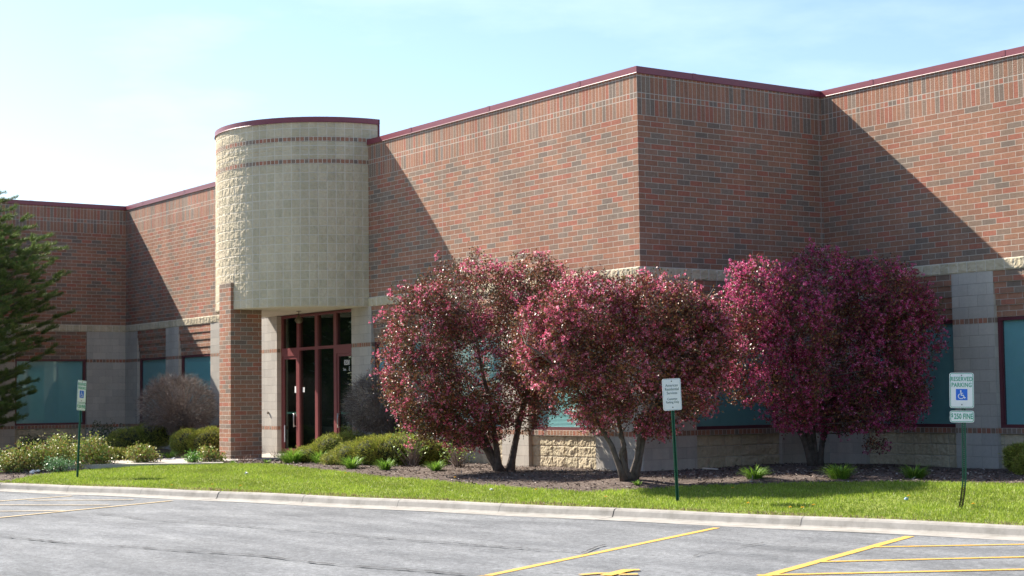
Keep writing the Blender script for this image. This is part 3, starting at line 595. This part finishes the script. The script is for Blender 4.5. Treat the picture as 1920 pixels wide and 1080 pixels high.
# ------------------------------------------------------------------ plants
def C3(*c): return np.array(c)
def pick(cols, w_, n):
    a = rng.choice(len(cols), size=n, p=np.array(w_)/sum(w_)); c = np.array(cols)[a]; return c*rng.uniform(.75, 1.3, (n, 1))
def stems(root, base, lobes, nst, r_base, lean, clusters, up_frac=.33, twist=.25, twigs=170, name='trunk', rmin=.004, spread=.07):
    mb = MB(); base = Vector(base); nodes = []
    for s_ in range(nst):
        L_ = lobes[int(rng.integers(len(lobes)))] if nst > len(lobes) else lobes[s_*len(lobes)//nst]
        tgt = Vector(L_[0])+Vector(rng.normal(size=3)*.25)
        dv_ = (tgt-base); dv_.z = 0; b0 = base+dv_.normalized()*spread*rng.uniform(.5, 1.5)+Vector((rng.normal()*.02, rng.normal()*.02, -.05)); n = 12; rr = r_base*rng.uniform(.6, 1.05)
        pts, rad = [], []
        mid = b0+Vector(((tgt-b0).x*.22, (tgt-b0).y*.22, (tgt-b0).z*.4+.25)); mid.x += rng.normal()*twist*.4; mid.y += rng.normal()*twist*.4; sd = rng.uniform(0, 50)
        for i in range(n+1):
            t = i/n; p = b0*(1-t)**2+mid*2*t*(1-t)+tgt*t*t
            p = p+Vector((noise.noise(Vector((t*4, sd, 0))), noise.noise(Vector((t*4, sd, 9))), 0))*.10*min(1, t*3)
            pts.append(p); rad.append(rr*(1-t)**.8*.85+.012+ (rr*.5*max(0, 1-t*9)))
        mb.tube(pts, rad, 8); nodes += [(pts[i], rad[i]) for i in range(3, n+1)]
    NP = np.array([p for p, _ in nodes]); idx = rng.permutation(len(clusters))[:twigs]
    for ci in idx:
        c_ = clusters[ci]; dd = np.linalg.norm(NP-c_, axis=1)+.6*np.maximum(0, NP[:, 2]-c_[2]); j = int(np.argmin(dd)); a = Vector(NP[j]); b = Vector(c_); m_ = (a+b)/2+Vector((rng.normal()*.06, rng.normal()*.06, -.04))
        rr = min(nodes[j][1]*.55, .014+.004*(b-a).length)
        mb.tube([a, (a+m_)/2, m_, (m_+b)/2, b], [rr, rr*.8, rr*.6, rr*.45, rmin], 5, cap=False)
    return mb.build(name, M['bark'], root)
def crown_points(lobes, n, shell=.5, zmin=None):
    P = []; vol = np.array([l[1][0]*l[1][1]*l[1][2] for l in lobes])**.7; vol /= vol.sum()
    for l, k in zip(lobes, rng.multinomial(n, vol)):
        d = rdir(k); r_ = 1-shell*rng.random((k, 1))**1.6; P.append(np.array(l[0])+d*r_*np.array(l[1]))
    return np.concatenate(P)
def lob(px, py, D, rx, rz, ry=None): return (tuple(W(px, py, D)), (rx, ry or rx, rz))
def crab(base, lobes, label, nclu, blossom, r_base, nst, leafcols, leafw, petals, petw, leaf_n=21, twigs=200, sprigs=170, grp='flowering crabapple trees by the wall'):
    root = thing('crabapple_tree', base, label, 'tree', grp)
    ctr = np.mean([l[0] for l in lobes], axis=0)
    Cl = crown_points(lobes, nclu, .55)
    # ragged sprigs poking out of the outline
    k = sprigs; S = crown_points(lobes, k, .0); S = S+unit(S-ctr)*rng.uniform(.02, .14, (k, 1))+np.array([0, 0, .03]); Cl = np.concatenate([Cl, S])
    dens = np.array([noise.noise(Vector(p*1.5)) for p in Cl]); dens += .5*np.array([noise.noise(Vector(p*4.1+3)) for p in Cl]); Cl = Cl[dens > -.50]
    stems(root, base, lobes, nst, r_base, 0, Cl, twigs=twigs)
    n = len(Cl)*leaf_n; cc = np.repeat(Cl, leaf_n, 0); P = cc+rng.normal(size=(n, 3))*np.array([.062, .062, .055])
    out = unit(P-ctr); T_ = unit(out*.5+rdir(n)+np.array([0, 0, .2])); N_ = unit(out*.4+rdir(n)*.9+np.array([0, 0, .5]))
    V = rhombs(P, T_, N_, rng.uniform(.038, .062, n), rng.uniform(.020, .032, n), .08); quads('foliage', V, pick(leafcols, leafw, n), M['leaf'], root)
    # blossom: tight posies of petals near the surface
    q = int(len(Cl)*blossom); B_ = Cl[rng.permutation(len(Cl))[:q]]; g = np.array([noise.noise(Vector(p*2.2+7)) for p in B_]); B_ = B_[g > -.22]
    m_ = 5; pc = np.repeat(B_, m_, 0); pc = pc+unit(pc-ctr)*.05+rng.normal(size=pc.shape)*.05
    k_ = 9; pp = np.repeat(pc, k_, 0); n = len(pp); d = rdir(n); P = pp+d*.008; V = rhombs(P, d, rdir(n), rng.uniform(.020, .036, n), rng.uniform(.016, .028, n), .2)
    quads('blossom', V, pick(petals, petw, n), M['petal'], root); return root
LEAFC = [(.18, .055, .05), (.24, .10, .05), (.12, .12, .045), (.33, .15, .06), (.08, .045, .035)]
PET = [(.74, .16, .28), (.82, .32, .43), (.60, .09, .18), (.88, .52, .60)]
t1 = W(945, 882, 30.1)
crab(t1, [lob(885, 560, 30, 1.05, .75), lob(790, 610, 29.9, .72, .80), lob(800, 730, 29.7, .75, .72), lob(1000, 560, 30.1, .72, .82), lob(900, 690, 29.9, 1.15, .95), lob(1010, 680, 30.3, .60, .9), lob(880, 790, 30, .85, .45), lob(985, 750, 30.2, .65, .6), lob(1030, 600, 30, .6, .85), lob(1045, 660, 29, .5, .7), lob(745, 690, 30.2, .4, .75), lob(800, 790, 29.8, .5, .38), lob(870, 812, 29.9, .42, .25)],
     'leftmost crabapple tree with bronze leaves and a round crown beside the entrance shrubs', 3900, .36, .07, 6, LEAFC, [3, 4, 4, 3, 4], PET, [4, 3, 4, 1])
t2 = W(1180, 895, 26.1)
crab(t2, [lob(1110, 590, 26.1, 0.81, 0.65), lob(1230, 580, 26.0, 0.71, 0.57), lob(1060, 680, 25.9, 0.59, 0.71), lob(1180, 690, 26.1, 0.81, 0.69), lob(1300, 640, 26.2, 0.55, 0.74), lob(1290, 730, 26.3, 0.55, 0.48), lob(1130, 770, 26.0, 0.46, 0.30), lob(1230, 790, 26.1, 0.33, 0.27), lob(1330, 600, 26.3, 0.30, 0.43), lob(1345, 660, 26.5, .38, .6), lob(1000, 640, 26.3, .35, .6)],
     'middle crabapple tree with pink blossom and several pale trunks at the brick corner', 3400, .48, .055, 5, LEAFC, [4, 3, 2, 3, 2], PET, [4, 3, 3, 1.5])
t3 = W(1530, 873, 29.1)
crab(t3, [lob(1420, 570, 27.4, .62, .75), lob(1410, 680, 27.3, .62, .72), lob(1500, 600, 27.6, .65, .85), lob(1500, 710, 27.7, .55, .55), lob(1540, 540, 28.6, .78, .68), lob(1650, 560, 28.6, .85, .72), lob(1700, 620, 28.6, .60, .8), lob(1620, 680, 28.8, 1.0, .85), lob(1690, 730, 28.7, .45, .42), lob(1560, 770, 28.8, .55, .4), lob(1640, 832, 28.4, .20, .11), lob(1490, 770, 28.2, .45, .32), lob(1610, 775, 28.4, .6, .32), lob(1690, 765, 28.4, .35, .28)],
     'largest crabapple tree with dense magenta blossom in the corner of the walls', 4200, .78, .075, 6, LEAFC, [4, 2, 1.5, 2, 3], [(.64, .09, .25), (.76, .21, .40), (.50, .05, .18), (.84, .38, .55)], [4, 4, 3, 1], leaf_n=17)

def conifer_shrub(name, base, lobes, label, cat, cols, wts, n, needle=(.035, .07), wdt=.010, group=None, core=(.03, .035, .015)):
    """clipped yew: dark inner mass with short sprigs all over"""
    root = thing(name, base, label, cat, group); mb = MB()
    for c_, r_ in lobes:
        b = len(mb.v); nu, nv = 14, 9
        for j in range(nv+1):
            ph = -math.pi/2+math.pi*j/nv
            for i in range(nu):
                th = 2*math.pi*i/nu; d = Vector((math.cos(ph)*math.cos(th), math.cos(ph)*math.sin(th), math.sin(ph))); k = .80+.10*noise.noise(d*3+Vector(c_))
                mb.v.append((c_[0]+d.x*r_[0]*k, c_[1]+d.y*r_[1]*k, c_[2]+d.z*r_[2]*k))
        for j in range(nv):
            for i in range(nu):
                i2 = (i+1) % nu; mb.f.append((b+j*nu+i, b+j*nu+i2, b+(j+1)*nu+i2, b+(j+1)*nu+i)); mb.uv += [(0, 0)]*4; mb.m.append(0); mb.sm.append(True)
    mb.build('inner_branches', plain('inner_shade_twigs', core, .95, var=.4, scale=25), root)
    ctr = np.mean([l[0] for l in lobes], axis=0)
    P = crown_points(lobes, n, .14); P = P+np.array([noise.noise(Vector(p*3.1)) for p in P])[:, None]*.06*unit(P-ctr)
    n = len(P); out = unit(P-ctr); k = 4; P4 = np.repeat(P, k, 0)+rng.normal(size=(n*k, 3))*.022; o4 = np.repeat(out, k, 0)
    T_ = unit(o4*.8+rdir(n*k)*.7+np.array([0, 0, .35])); V = rhombs(P4, T_, rdir(n*k), rng.uniform(*needle, n*k), np.full(n*k, wdt), .05)
    keep = P4[:, 2] > gh(P4[:, 0], P4[:, 1])-.03
    quads('foliage', V[keep], pick(cols, wts, n*k)[keep], M['needle'], root); return root
YC = [(.40, .42, .07), (.29, .33, .06), (.16, .20, .04), (.48, .46, .10), (.28, .20, .07)]
# the low yews in front of the doors
def yew(pts, D0, label, n=9000, grp='clipped spreading yews'):
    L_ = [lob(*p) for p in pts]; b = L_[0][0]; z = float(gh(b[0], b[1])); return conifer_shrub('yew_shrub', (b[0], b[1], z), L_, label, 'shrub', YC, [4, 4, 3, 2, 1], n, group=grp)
yew([(632, 862, 33.8, .32, .17), (664, 853, 33.6, .45, .27), (700, 848, 33.4, .50, .32), (742, 846, 33.2, .50, .33), (782, 848, 33.2, .45, .32), (812, 853, 33.4, .33, .27)], 0, 'longer low mounded yew in front of the glass doors, right of its neighbour', 9500)
yew([(585, 856, 35.3, .45, .22), (622, 842, 35.3, .42, .30), (562, 862, 35.2, .32, .16), (645, 838, 35.4, .35, .27)], 0, 'smaller wedge shaped yew directly before the glass doors', 5000)
yew([(660, 835, 37.0, .5, .30), (690, 840, 36.6, .4, .28)], 0, 'dark yew half hidden at the foot of the bare shrub by the doors', 2600)
yew([(352, 832, 39.4, .42, .34), (392, 832, 39.2, .5, .36), (425, 834, 39.4, .4, .36)], 0, 'golden green yew against the left side of the brick pier', 6500)
yew([(245, 826, 42.5, .6, .32), (290, 815, 42.6, .5, .36), (215, 838, 42, .4, .2)], 0, 'dull green sloping yew in the wall shadow below the round bare shrub', 5000)
yew([(205, 856, 37.6, .28, .16), (222, 855, 37.6, .25, .15)], 0, 'tiny grey green yew behind the rose bushes near the path', 1800)
yew([(1922, 866, 26.8, .30, .22), (1930, 848, 26.8, .36, .13)], 0, 'flat topped clipped yew at the right edge of the frame', 4000)
yew([(1946, 872, 25.9, .33, .24)], 0, 'rounded clipped yew at the far right, front of the flat topped one', 2500)

def bare_ball(c_, rx, rz, base, label, n=900):
    root = thing('bare_shrub', base, label, 'shrub', 'round bare twiggy shrubs'); c_ = np.array(c_); mb = MB(); b0 = Vector(base); V, Cc = [], []
    E_ = crown_points([(tuple(c_), (rx, rx, rz))], n, .12)
    E_ = E_[E_[:, 2] > base[2]+.25]
    for i, e in enumerate(E_):
        e = Vector(e); s0 = b0+Vector((rng.normal()*.1, rng.normal()*.1, 0)); m_ = s0.lerp(e, .5)+Vector((0, 0, .12)); q = s0.lerp(e, .12)+Vector((0, 0, .12))
        mb.tube([s0, q, m_, e], [.009, .007, .0045, .002], 3, cap=False)
    mb.build('branches', M['twigm'], root)
    k = 24; P = np.repeat(E_, k, 0)*np.array([1,1,1.])+rng.normal(size=(len(E_)*k, 3))*.075; P[:, 2] = np.maximum(P[:, 2], base[2]+.1); out = unit(P-c_)
    T_ = unit(out*.9+rdir(len(P))*.8); V = rhombs(P-out*.08, T_, rdir(len(P)), rng.uniform(.08, .20, len(P)), rng.uniform(.004, .008, len(P)))
    quads('twigs', V, pick([(.20, .155, .135), (.30, .25, .22), (.11, .085, .075), (.42, .38, .34)], [4, 3, 3, 1], len(P)), M['twig'], root)
    return root
M['twigm'] = plain('twig_bark', (.26, .20, .17), .9, var=.3)
bare_ball(W(333, 762, 42), .98, .80, W(335, 815, 42), 'large round leafless brown shrub left of the brick pier')
bare_ball(W(722, 760, 36.0), .88, .72, W(735, 832, 36), 'round leafless grey shrub between the doors and the leftmost flowering tree', 800)

def blades(base, n, ln, wd, cols, wts, spread, arch=.5, seg=4, up_=1.0):
    """long arching strap leaves"""
    V, C_ = [], []; base = np.array(base); cs = pick(cols, wts, n)
    for i in range(n):
        a = rng.uniform(0, 2*math.pi); d = np.array([math.cos(a), math.sin(a), 0]); s_ = np.array([-d[1], d[0], 0]); L_ = ln*rng.uniform(.65, 1.15); o = base+d*rng.uniform(0, spread); o[2] = base[2]-.01
        el = rng.uniform(.75, 1.45)*up_; p = o.copy(); w0 = wd
        for k in range(seg):
            e = el-arch*(k/seg)*2.1; q = p+(d*math.cos(e)+np.array([0, 0, math.sin(e)]))*L_/seg; w1 = wd*(1-(k+1)/seg)**.6 if k == seg-1 else wd*(1-.15*k)
            V.append([p-s_*w0/2, p+s_*w0/2, q+s_*w1/2, q-s_*w1/2]); C_.append(cs[i]); p = q; w0 = w1
    return np.array(V), np.array(C_)
DL = [(.21, .37, .04), (.15, .29, .035), (.29, .45, .07), (.10, .20, .03)]
def daylily(px, py, D, r_, n, h_, label):
    b = W(px, py, D); b.z = float(gh(b.x, b.y)); V, C_ = blades(b, int(n*1.5), h_*1.1, .013, DL, [4, 3, 2, 2], r_*.62, arch=.55)
    o = quads('daylily_clump', V-np.array(b), C_, M['blade']); o.location = b; tag(o, label, 'plant', 'clumps of strap leaved daylily'); return o
daylily(549, 864, 34.9, .30, 260, .36, 'widest lime green daylily clump, beside the entrance path')
daylily(600, 864, 34.6, .18, 120, .34, 'bright daylily clump wedged between the two low yews')
daylily(660, 878, 32.1, .20, 170, .30, 'lime daylily clump before the long yew, nearest its left end')
daylily(722, 881, 31.4, .17, 140, .27, 'lime daylily clump before the long yew, nearest its middle')
daylily(817, 883, 30.6, .15, 120, .24, 'small lime daylily clump left of the leftmost trunk')
daylily(1415, 899, 26.1, .20, 190, .26, 'dark green daylily clump between the middle sign and the largest tree')
daylily(1574, 897, 25.7, .25, 230, .28, 'half lit daylily clump below the largest tree trunk')
daylily(1715, 897, 25.5, .22, 190, .27, 'shaded daylily clump left of the right hand sign')
daylily(320, 846, 38.4, .17, 90, .26, 'small bright daylily tuft at the left of the golden green yew')
daylily(500, 868, 35.0, .08, 40, .12, 'tiny green tuft right of the foot of the brick pier')
daylily(437, 870, 34.9, .09, 36, .09, 'tiny yellow green tuft before the brick pier corner')
daylily(1195, 913, 25.6, .08, 40, .10, 'little green tuft in the mulch beside the multi stemmed trunk')

def leafy(name, base, lobes, label, n, cols, wts, size, cat='shrub', group=None, ns=14, per=6, sm_=.05, shell=.75, m='leaf'):
    root = thing(name, base, label, cat, group); P = crown_points(lobes, n, shell); gz = gh(P[:, 0], P[:, 1]); P = P[P[:, 2] > gz+.03]; mb = MB(); b0 = Vector(base)
    for i in rng.permutation(len(P))[:ns*3]:
        e = Vector(P[i]); s0 = b0+Vector((rng.normal()*.05, rng.normal()*.05, -.02)); m_ = s0.lerp(e, .5)+Vector((rng.normal()*.03, rng.normal()*.03, .05)); mb.tube([s0, m_, e], [.008, .005, .002], 4, cap=False)
    mb.build('stems', M['twigm'], root); k = per; Q = np.repeat(P, k, 0)+rng.normal(size=(len(P)*k, 3))*sm_; n_ = len(Q)
    V = rhombs(Q, unit(rdir(n_)+np.array([0, 0, .4])), unit(rdir(n_)+np.array([0, 0, .6])), rng.uniform(size*.8, size*1.5, n_), rng.uniform(size*.5, size*.8, n_), .1); quads('leaves', V, pick(cols, wts, n_), M[m], root); return root
RC = [(.30, .36, .07), (.42, .34, .10), (.17, .27, .05), (.38, .38, .12), (.32, .16, .07)]
RG = 'knee high rose bushes beside the lawn edge'
for px, py, D, rx, rz, n, lb in ((15, 872, 35.3, .45, .26, 300, 'green and bronze rose bush at the left edge of the frame'), (52, 862, 35.2, .42, .33, 300, 'rose bush just left of the white flowers near the kerb end'), (105, 862, 35.6, .50, .38, 420, 'widest rose bush of the row, left of the angled sign'),
                                  (170, 860, 35.2, .44, .36, 420, 'rose bush right of the angled sign post'), (262, 856, 35.7, .33, .24, 220, 'low rose bush standing alone on the near side of the path'), (385, 858, 35.6, .26, .17, 120, 'small sparse rose bush left of the pier foot')):
    c_ = W(px, py, D); b = (c_.x, c_.y, float(gh(c_.x, c_.y))); leafy('rose_bush', b, [((c_.x, c_.y, b[2]+rz*.9), (rx, rx, rz*1.05)), ((c_.x+.15, c_.y+.2, b[2]+rz*.6), (rx*.7, rx*.7, rz*.7))], lb, n, RC, [4, 3, 3, 2, 1], .05, group=RG, per=7)
c_ = W(110, 880, 34.6); leafy('ground_cover_plant', (c_.x, c_.y, float(gh(c_.x, c_.y))), [((c_.x, c_.y, c_.z+.1), (.3, .3, .14))], 'pale blue green low plant at the left foot of the angled sign', 160, [(.20, .34, .16), (.12, .24, .10)], [2, 2], .04, cat='plant', per=6)
c_ = W(362, 866, 35.2); leafy('ground_cover_plant', (c_.x, c_.y, float(gh(c_.x, c_.y))), [((c_.x, c_.y, c_.z+.08), (.2, .2, .12))], 'small bright green plant at the path edge left of the pier', 90, [(.16, .36, .05), (.12, .26, .04)], [2, 2], .04, cat='plant', per=6)
SG = [(.30, .42, .06), (.22, .36, .05), (.38, .46, .12)]
for px, py, D, rx, rz, lb in ((773, 868, 32.6, .46, .40, 'young open shrub with lime leaves before the right end of the long yew'), (858, 868, 31.8, .44, .33, 'young open shrub with lime leaves left of the dark trunk')):
    b = W(px, py, D); b.z = float(gh(b.x, b.y)); leafy('young_shrub', b, [((b.x, b.y, b.z+rz*1.15), (rx, rx, rz))], lb, 62, SG, [3, 3, 2], .045, group='young open shrubs in the mulch', ns=30, per=6, shell=.9, sm_=.045)
for px, py, D, rx, rz, lb in ((460, 862, 35.6, .32, .24, 'dry twiggy spirea at the foot of the brick pier'), (530, 850, 37.2, .25, .26, 'reddish dry spirea between the tan blocks and the doors'), (352, 852, 38, .25, .18, 'brown dry spirea in front of the golden green yew')):
    b = W(px, py, D); b.z = float(gh(b.x, b.y)); n = 130; root = b
    T_ = unit(rdir(n)*np.array([1, 1, .4])+np.array([0, 0, .9])); P = np.array(b)[None]+rng.normal(size=(n, 3))*np.array([rx*.35, rx*.35, .0]); V = rhombs(P, T_, rdir(n), rng.uniform(rz*.6, rz*1.3, n), np.full(n, .007))
    o = quads('dry_spirea', V-np.array(b), pick([(.26, .17, .13), (.36, .25, .20), (.20, .10, .07)], [3, 2, 2], n), M['twig']); o.location = b; tag(o, lb, 'shrub', 'dry twiggy spireas')
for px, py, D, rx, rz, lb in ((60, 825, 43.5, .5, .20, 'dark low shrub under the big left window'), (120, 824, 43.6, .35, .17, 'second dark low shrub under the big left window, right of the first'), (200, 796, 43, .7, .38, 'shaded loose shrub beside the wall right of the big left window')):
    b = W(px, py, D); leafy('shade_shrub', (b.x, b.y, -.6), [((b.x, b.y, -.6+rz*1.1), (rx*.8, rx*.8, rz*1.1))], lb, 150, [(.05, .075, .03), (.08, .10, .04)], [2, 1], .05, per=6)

# white pine at the left
def pine(base, h_, label):
    root = thing('pine_tree', base, label, 'tree'); b = Vector(base); mb = MB()
    mb.tube([b+Vector((0, 0, z)) for z in np.linspace(-.1, h_, 9)], [.14*(1-.92*i/8)+.01 for i in range(9)], 9)
    tufts, dirs = [], []
    z = .55; k = 0
    while z < h_-.05:
        f_ = z/h_; Lm = float(np.interp(z, [.5, 1.3, 2.1, 3.2, 4.2, 5.0, 6.0, 6.6, 7.2], [1.8, 2.0, 2.4, 2.75, 2.45, 1.9, 1.15, .6, .2])); nb = 8 if f_ < .8 else 6
        for i in range(nb):
            a = 2*math.pi*(i+.5*(k % 2))/nb+rng.normal()*.2; L_ = Lm*rng.uniform(.72, 1.12); up_ = .12+.55*f_; s0 = b+Vector((0, 0, z)); d = Vector((math.cos(a), math.sin(a), 0)); pts = []
            for j in range(7):
                t = j/6; pts.append(s0+d*L_*t+Vector((0, 0, L_*(up_*t-.22*t*(1-f_)+.38*t*t*.6)))+Vector((rng.normal(), rng.normal(), rng.normal()))*.02)
            mb.tube(pts, [.028*(1-t/7)*(1.1-f_)+.004 for t in range(7)], 5, cap=False)
            side = Vector((-d.y, d.x, 0))
            for j in range(2, 7):
                for sgn in (-1, 1, 0):
                    if sgn == 0 and j < 5: continue
                    sl_ = L_*(.30-.10*abs(j-4)/3)*rng.uniform(.5, 1.1)*(0.35 if sgn == 0 else 1); e = pts[j]+side*sgn*sl_*.8+d*sl_*.7+Vector((0, 0, sl_*rng.uniform(.1, .5)))
                    mb.tube([pts[j], e], [.007, .004], 4, cap=False); nt_ = max(2, int(sl_/.075))
                    for q in range(nt_): tt = (q+1)/nt_; tufts.append(np.array(pts[j].lerp(e, tt))); dirs.append(np.array((e-pts[j]).normalized()))
        z += .27-.08*f_; k += 1
    for q in range(10): tufts.append(np.array(b+Vector((rng.normal()*.05, rng.normal()*.05, h_-q*.05)))); dirs.append(np.array([0, 0, 1.]))
    mb.build('trunk', M['bark'], root); Tf = np.array(tufts); Dr = np.array(dirs); n = 46; P = np.repeat(Tf, n, 0); D_ = np.repeat(Dr, n, 0); P = P+rng.normal(size=P.shape)*.018-D_*rng.uniform(0, .08, (len(P), 1))
    T_ = unit(D_*.75+rdir(len(P))*.75+np.array([0, 0, .45])); V = rhombs(P, T_, rdir(len(P)), rng.uniform(.07, .12, len(P)), np.full(len(P), .0095))
    quads('needles', V, pick([(.11, .18, .04), (.07, .13, .035), (.19, .25, .06), (.28, .28, .11)], [4, 4, 3, 1], len(P)), M['needle'], root); return root
pb = W(-98, 860, 43.6); pine((pb.x, pb.y, -.62), 6.6, 'green white pine rising at the left edge before the shaded brick wall')

# grass blades, chips, dandelions, litter
def lawn_grass():
    n = 62000; x = rng.uniform(-12.3, 12.5, n*2); f_ = rng.random(n*2); y = kerb_y(x)-.01+f_*5.8; ok = ~inpoly(x+rng.normal(size=n*2)*.03, y+rng.normal(size=n*2)*.03, BED) & (y < 4); x = x[ok][:n]; y = y[ok][:n]
    z = gh(x, y)-.006; n = len(x); P = np.stack([x, y, z], 1); k = 3; P = np.repeat(P, k, 0)+np.concatenate([rng.normal(size=(n*k, 2))*.02, np.zeros((n*k, 1))], 1); n *= k
    T_ = unit(rng.normal(size=(n, 3))*np.array([.45, .45, 0])+np.array([0, 0, 1.])); g = np.array([noise.noise(Vector((p[0]*.9, p[1]*1.4, 0))) for p in P[::k]]).repeat(k)
    V = rhombs(P, T_, rdir(n), rng.uniform(.03, .065, n)*(1+.4*g), np.full(n, .009)); c_ = pick([(.27, .36, .04), (.34, .42, .06), (.19, .28, .03), (.42, .42, .15)], [4, 3, 3, 1], n)*(1+.38*g[:, None])
    dk = (P[:, 1]-kerb_y(P[:, 0])); fr_ = (dk < .05+.16*np.clip(g+.3, 0, 1)) & (rng.random(n) < .7); c_[fr_] = pick([(.34, .27, .15), (.24, .19, .10)], [1, 1], int(fr_.sum()))
    o = quads('grass', V, c_, M['blade']); o['kind'] = 'stuff'; o['label'] = 'short bright green mown lawn grass'
lawn_grass()
def chips():
    n = 30000; x = rng.uniform(-14, 12.5, n); y = kerb_y(x)+rng.random(n)*8.2; ok = inpoly(x, y, BED) & ~inpoly(x, y, WALK) & ((y < -.02) | (x > .05)) & (y < B1); x, y = x[ok], y[ok]; n = len(x)
    P = np.stack([x, y, gh(x, y)+rng.uniform(.0, .018, n)], 1); T_ = unit(rng.normal(size=(n, 3))*np.array([1, 1, .25])); N_ = unit(rng.normal(size=(n, 3))*.45+np.array([0, 0, 1.]))
    V = rhombs(P, T_, N_, rng.uniform(.03, .10, n), rng.uniform(.012, .03, n), .05); o = quads('bark_chips', V, pick([(.12, .085, .07), (.22, .17, .14), (.34, .29, .25), (.07, .05, .045), (.50, .45, .40)], [4, 4, 2.2, 3, .6], n), M['chip']); o['kind'] = 'stuff'; o['label'] = 'shredded bark mulch chips'
chips()
M['dand'] = plain('dandelion_yellow', (.85, .50, .02), .7); M['stalk'] = plain('dandelion_stalk', (.15, .25, .05), .7)
def dandelion(px, py, D, lb):
    b = W(px, py, D); b.z = float(gh(b.x, b.y)); mb = MB(); h_ = .055; mb.tube([(0, 0, 0), (0, 0, h_)], [.003, .003], 5, m=1)
    for k in range(20):
        a = k*2.4; rr = .024 if k % 2 else .017; zz = h_+(.004 if k % 2 else .012); d = (math.cos(a), math.sin(a)); s_ = (-d[1]*.006, d[0]*.006)
        mb.face([(0, 0, h_), (d[0]*rr+s_[0], d[1]*rr+s_[1], zz), (d[0]*rr*1.15, d[1]*rr*1.15, zz+.003), (d[0]*rr-s_[0], d[1]*rr-s_[1], zz)])
    o = mb.build('dandelion', [M['dand'], M['stalk']]); o.location = b; tag(o, lb, 'flower', 'yellow dandelions in the lawn')
for px, py, D, lb in ((1825, 956, 21.0, 'dandelion touching the foot of the bent sign post'), (1704, 931, 22.2, 'dandelion beside the blue white scrap of litter'), (1482, 965, 21.7, 'left one of the pair of dandelions at the kerb before the big shadow'), (1505, 966.5, 21.6, 'right one of the pair of dandelions at the kerb before the big shadow'),
                       (1403, 957.5, 22.4, 'dandelion on the sunlit strip right of the middle sign'), (1374, 927, 24.3, 'dandelion inside the tree shadow right of the middle sign'), (1005, 929, 25.6, 'dandelion below the mulch point in the lawn centre'), (1136, 948, 24.1, 'dandelion at the kerb by the dark kerb joint'),
                       (648, 899, 30.3, 'dandelion in the lawn below the long yew'), (754, 914, 28.6, 'dandelion midway between the long yew and the kerb'), (853, 909, 28.3, 'dandelion at the mulch tip left of the trunk shadow'), (322, 913, 29.8, 'dandelion closest to the kerb, right of the angled sign'), (398, 915, 29.5, 'dandelion left of centre near the kerb, one of two close together'), (451, 919.5, 29.0, 'dandelion near the kerb, right one of two close together'), (1526, 962, 21.8, 'dandelion a hand above the kerb right of the pair')):
    dandelion(px, py, D, lb)
def litter(px, py, D, s_, m_, lb):
    b = W(px, py, D); b.z = float(gh(b.x, b.y))+.03; mb = MB(); nu, nv = 9, 6
    V = []
    for j in range(nv+1):
        ph = -math.pi/2+math.pi*j/nv
        for i in range(nu): th = 2*math.pi*i/nu; d = Vector((math.cos(ph)*math.cos(th), math.cos(ph)*math.sin(th), math.sin(ph)*.7)); k = s_*(.75+.6*noise.noise(d*2.2+b)); mb.v.append(tuple(d*k))
    for j in range(nv):
        for i in range(nu): i2 = (i+1) % nu; mb.f.append((j*nu+i, j*nu+i2, (j+1)*nu+i2, (j+1)*nu+i)); mb.uv += [(0, 0)]*4; mb.m.append(0); mb.sm.append(False)
    o = mb.build('paper_scrap', m_); o.location = b; tag(o, lb, 'litter', 'scraps of litter')
M['bluewhite'] = plain('blue_white_paper', (.35, .50, .68), .6)
litter(462, 891, 31.6, .05, M['white'], 'crumpled white paper lying on the sunlit lawn before the pier'); litter(1699, 933, 22.1, .035, M['bluewhite'], 'blue white scrap in the grass at the right end of the tree shadow'); litter(921, 930, 26.2, .035, M['white'], 'small white scrap in the lawn near the kerb, left of centre')
litter(62, 880, 34.6, .09, M['white'], 'white clump lying at the foot of the left rose bushes'); litter(325, 846, 37.4, .06, M['white'], 'white scrap beside the path before the golden green yew'); litter(72, 876, 34.8, .06, M['white'], 'smaller white lump right of the white clump by the roses')
# branches lying on the shaded mulch
mb = MB(); a, b = W(1318, 878.5, 28.2), W(1346, 880, 27.9); mb.tube([a, b], [.02, .014], 6); tag(mb.build('pale_stick', M['walk']), 'pale stick lying on the shaded mulch by the corner wall', 'stick')

# far woods across the lot, seen in the glass
def woods():
    pts = []
    for i in range(420):
        t = rng.random(); 
        if i % 2: p = np.array([-110+t*190, -72+rng.normal()*4, 0])
        else: p = np.array([75+rng.normal()*4, -70+t*150, 0])
        pts.append((tuple(p+np.array([0, 0, 3.5+rng.random()*2])), (4+rng.random()*2, 4+rng.random()*2, 4.5+rng.random()*3)))
    P = crown_points(pts, 26000, .4); n = len(P); V = rhombs(P, rdir(n), rdir(n), rng.uniform(.8, 1.6, n), rng.uniform(.6, 1.1, n), .1); o = quads('distant_woods', V, pick([(.045, .075, .02), (.07, .11, .03), (.035, .055, .02)], [3, 2, 2], n), M['needle']); o['kind'] = 'stuff'; o['label'] = 'line of green woods across the car park'
woods()
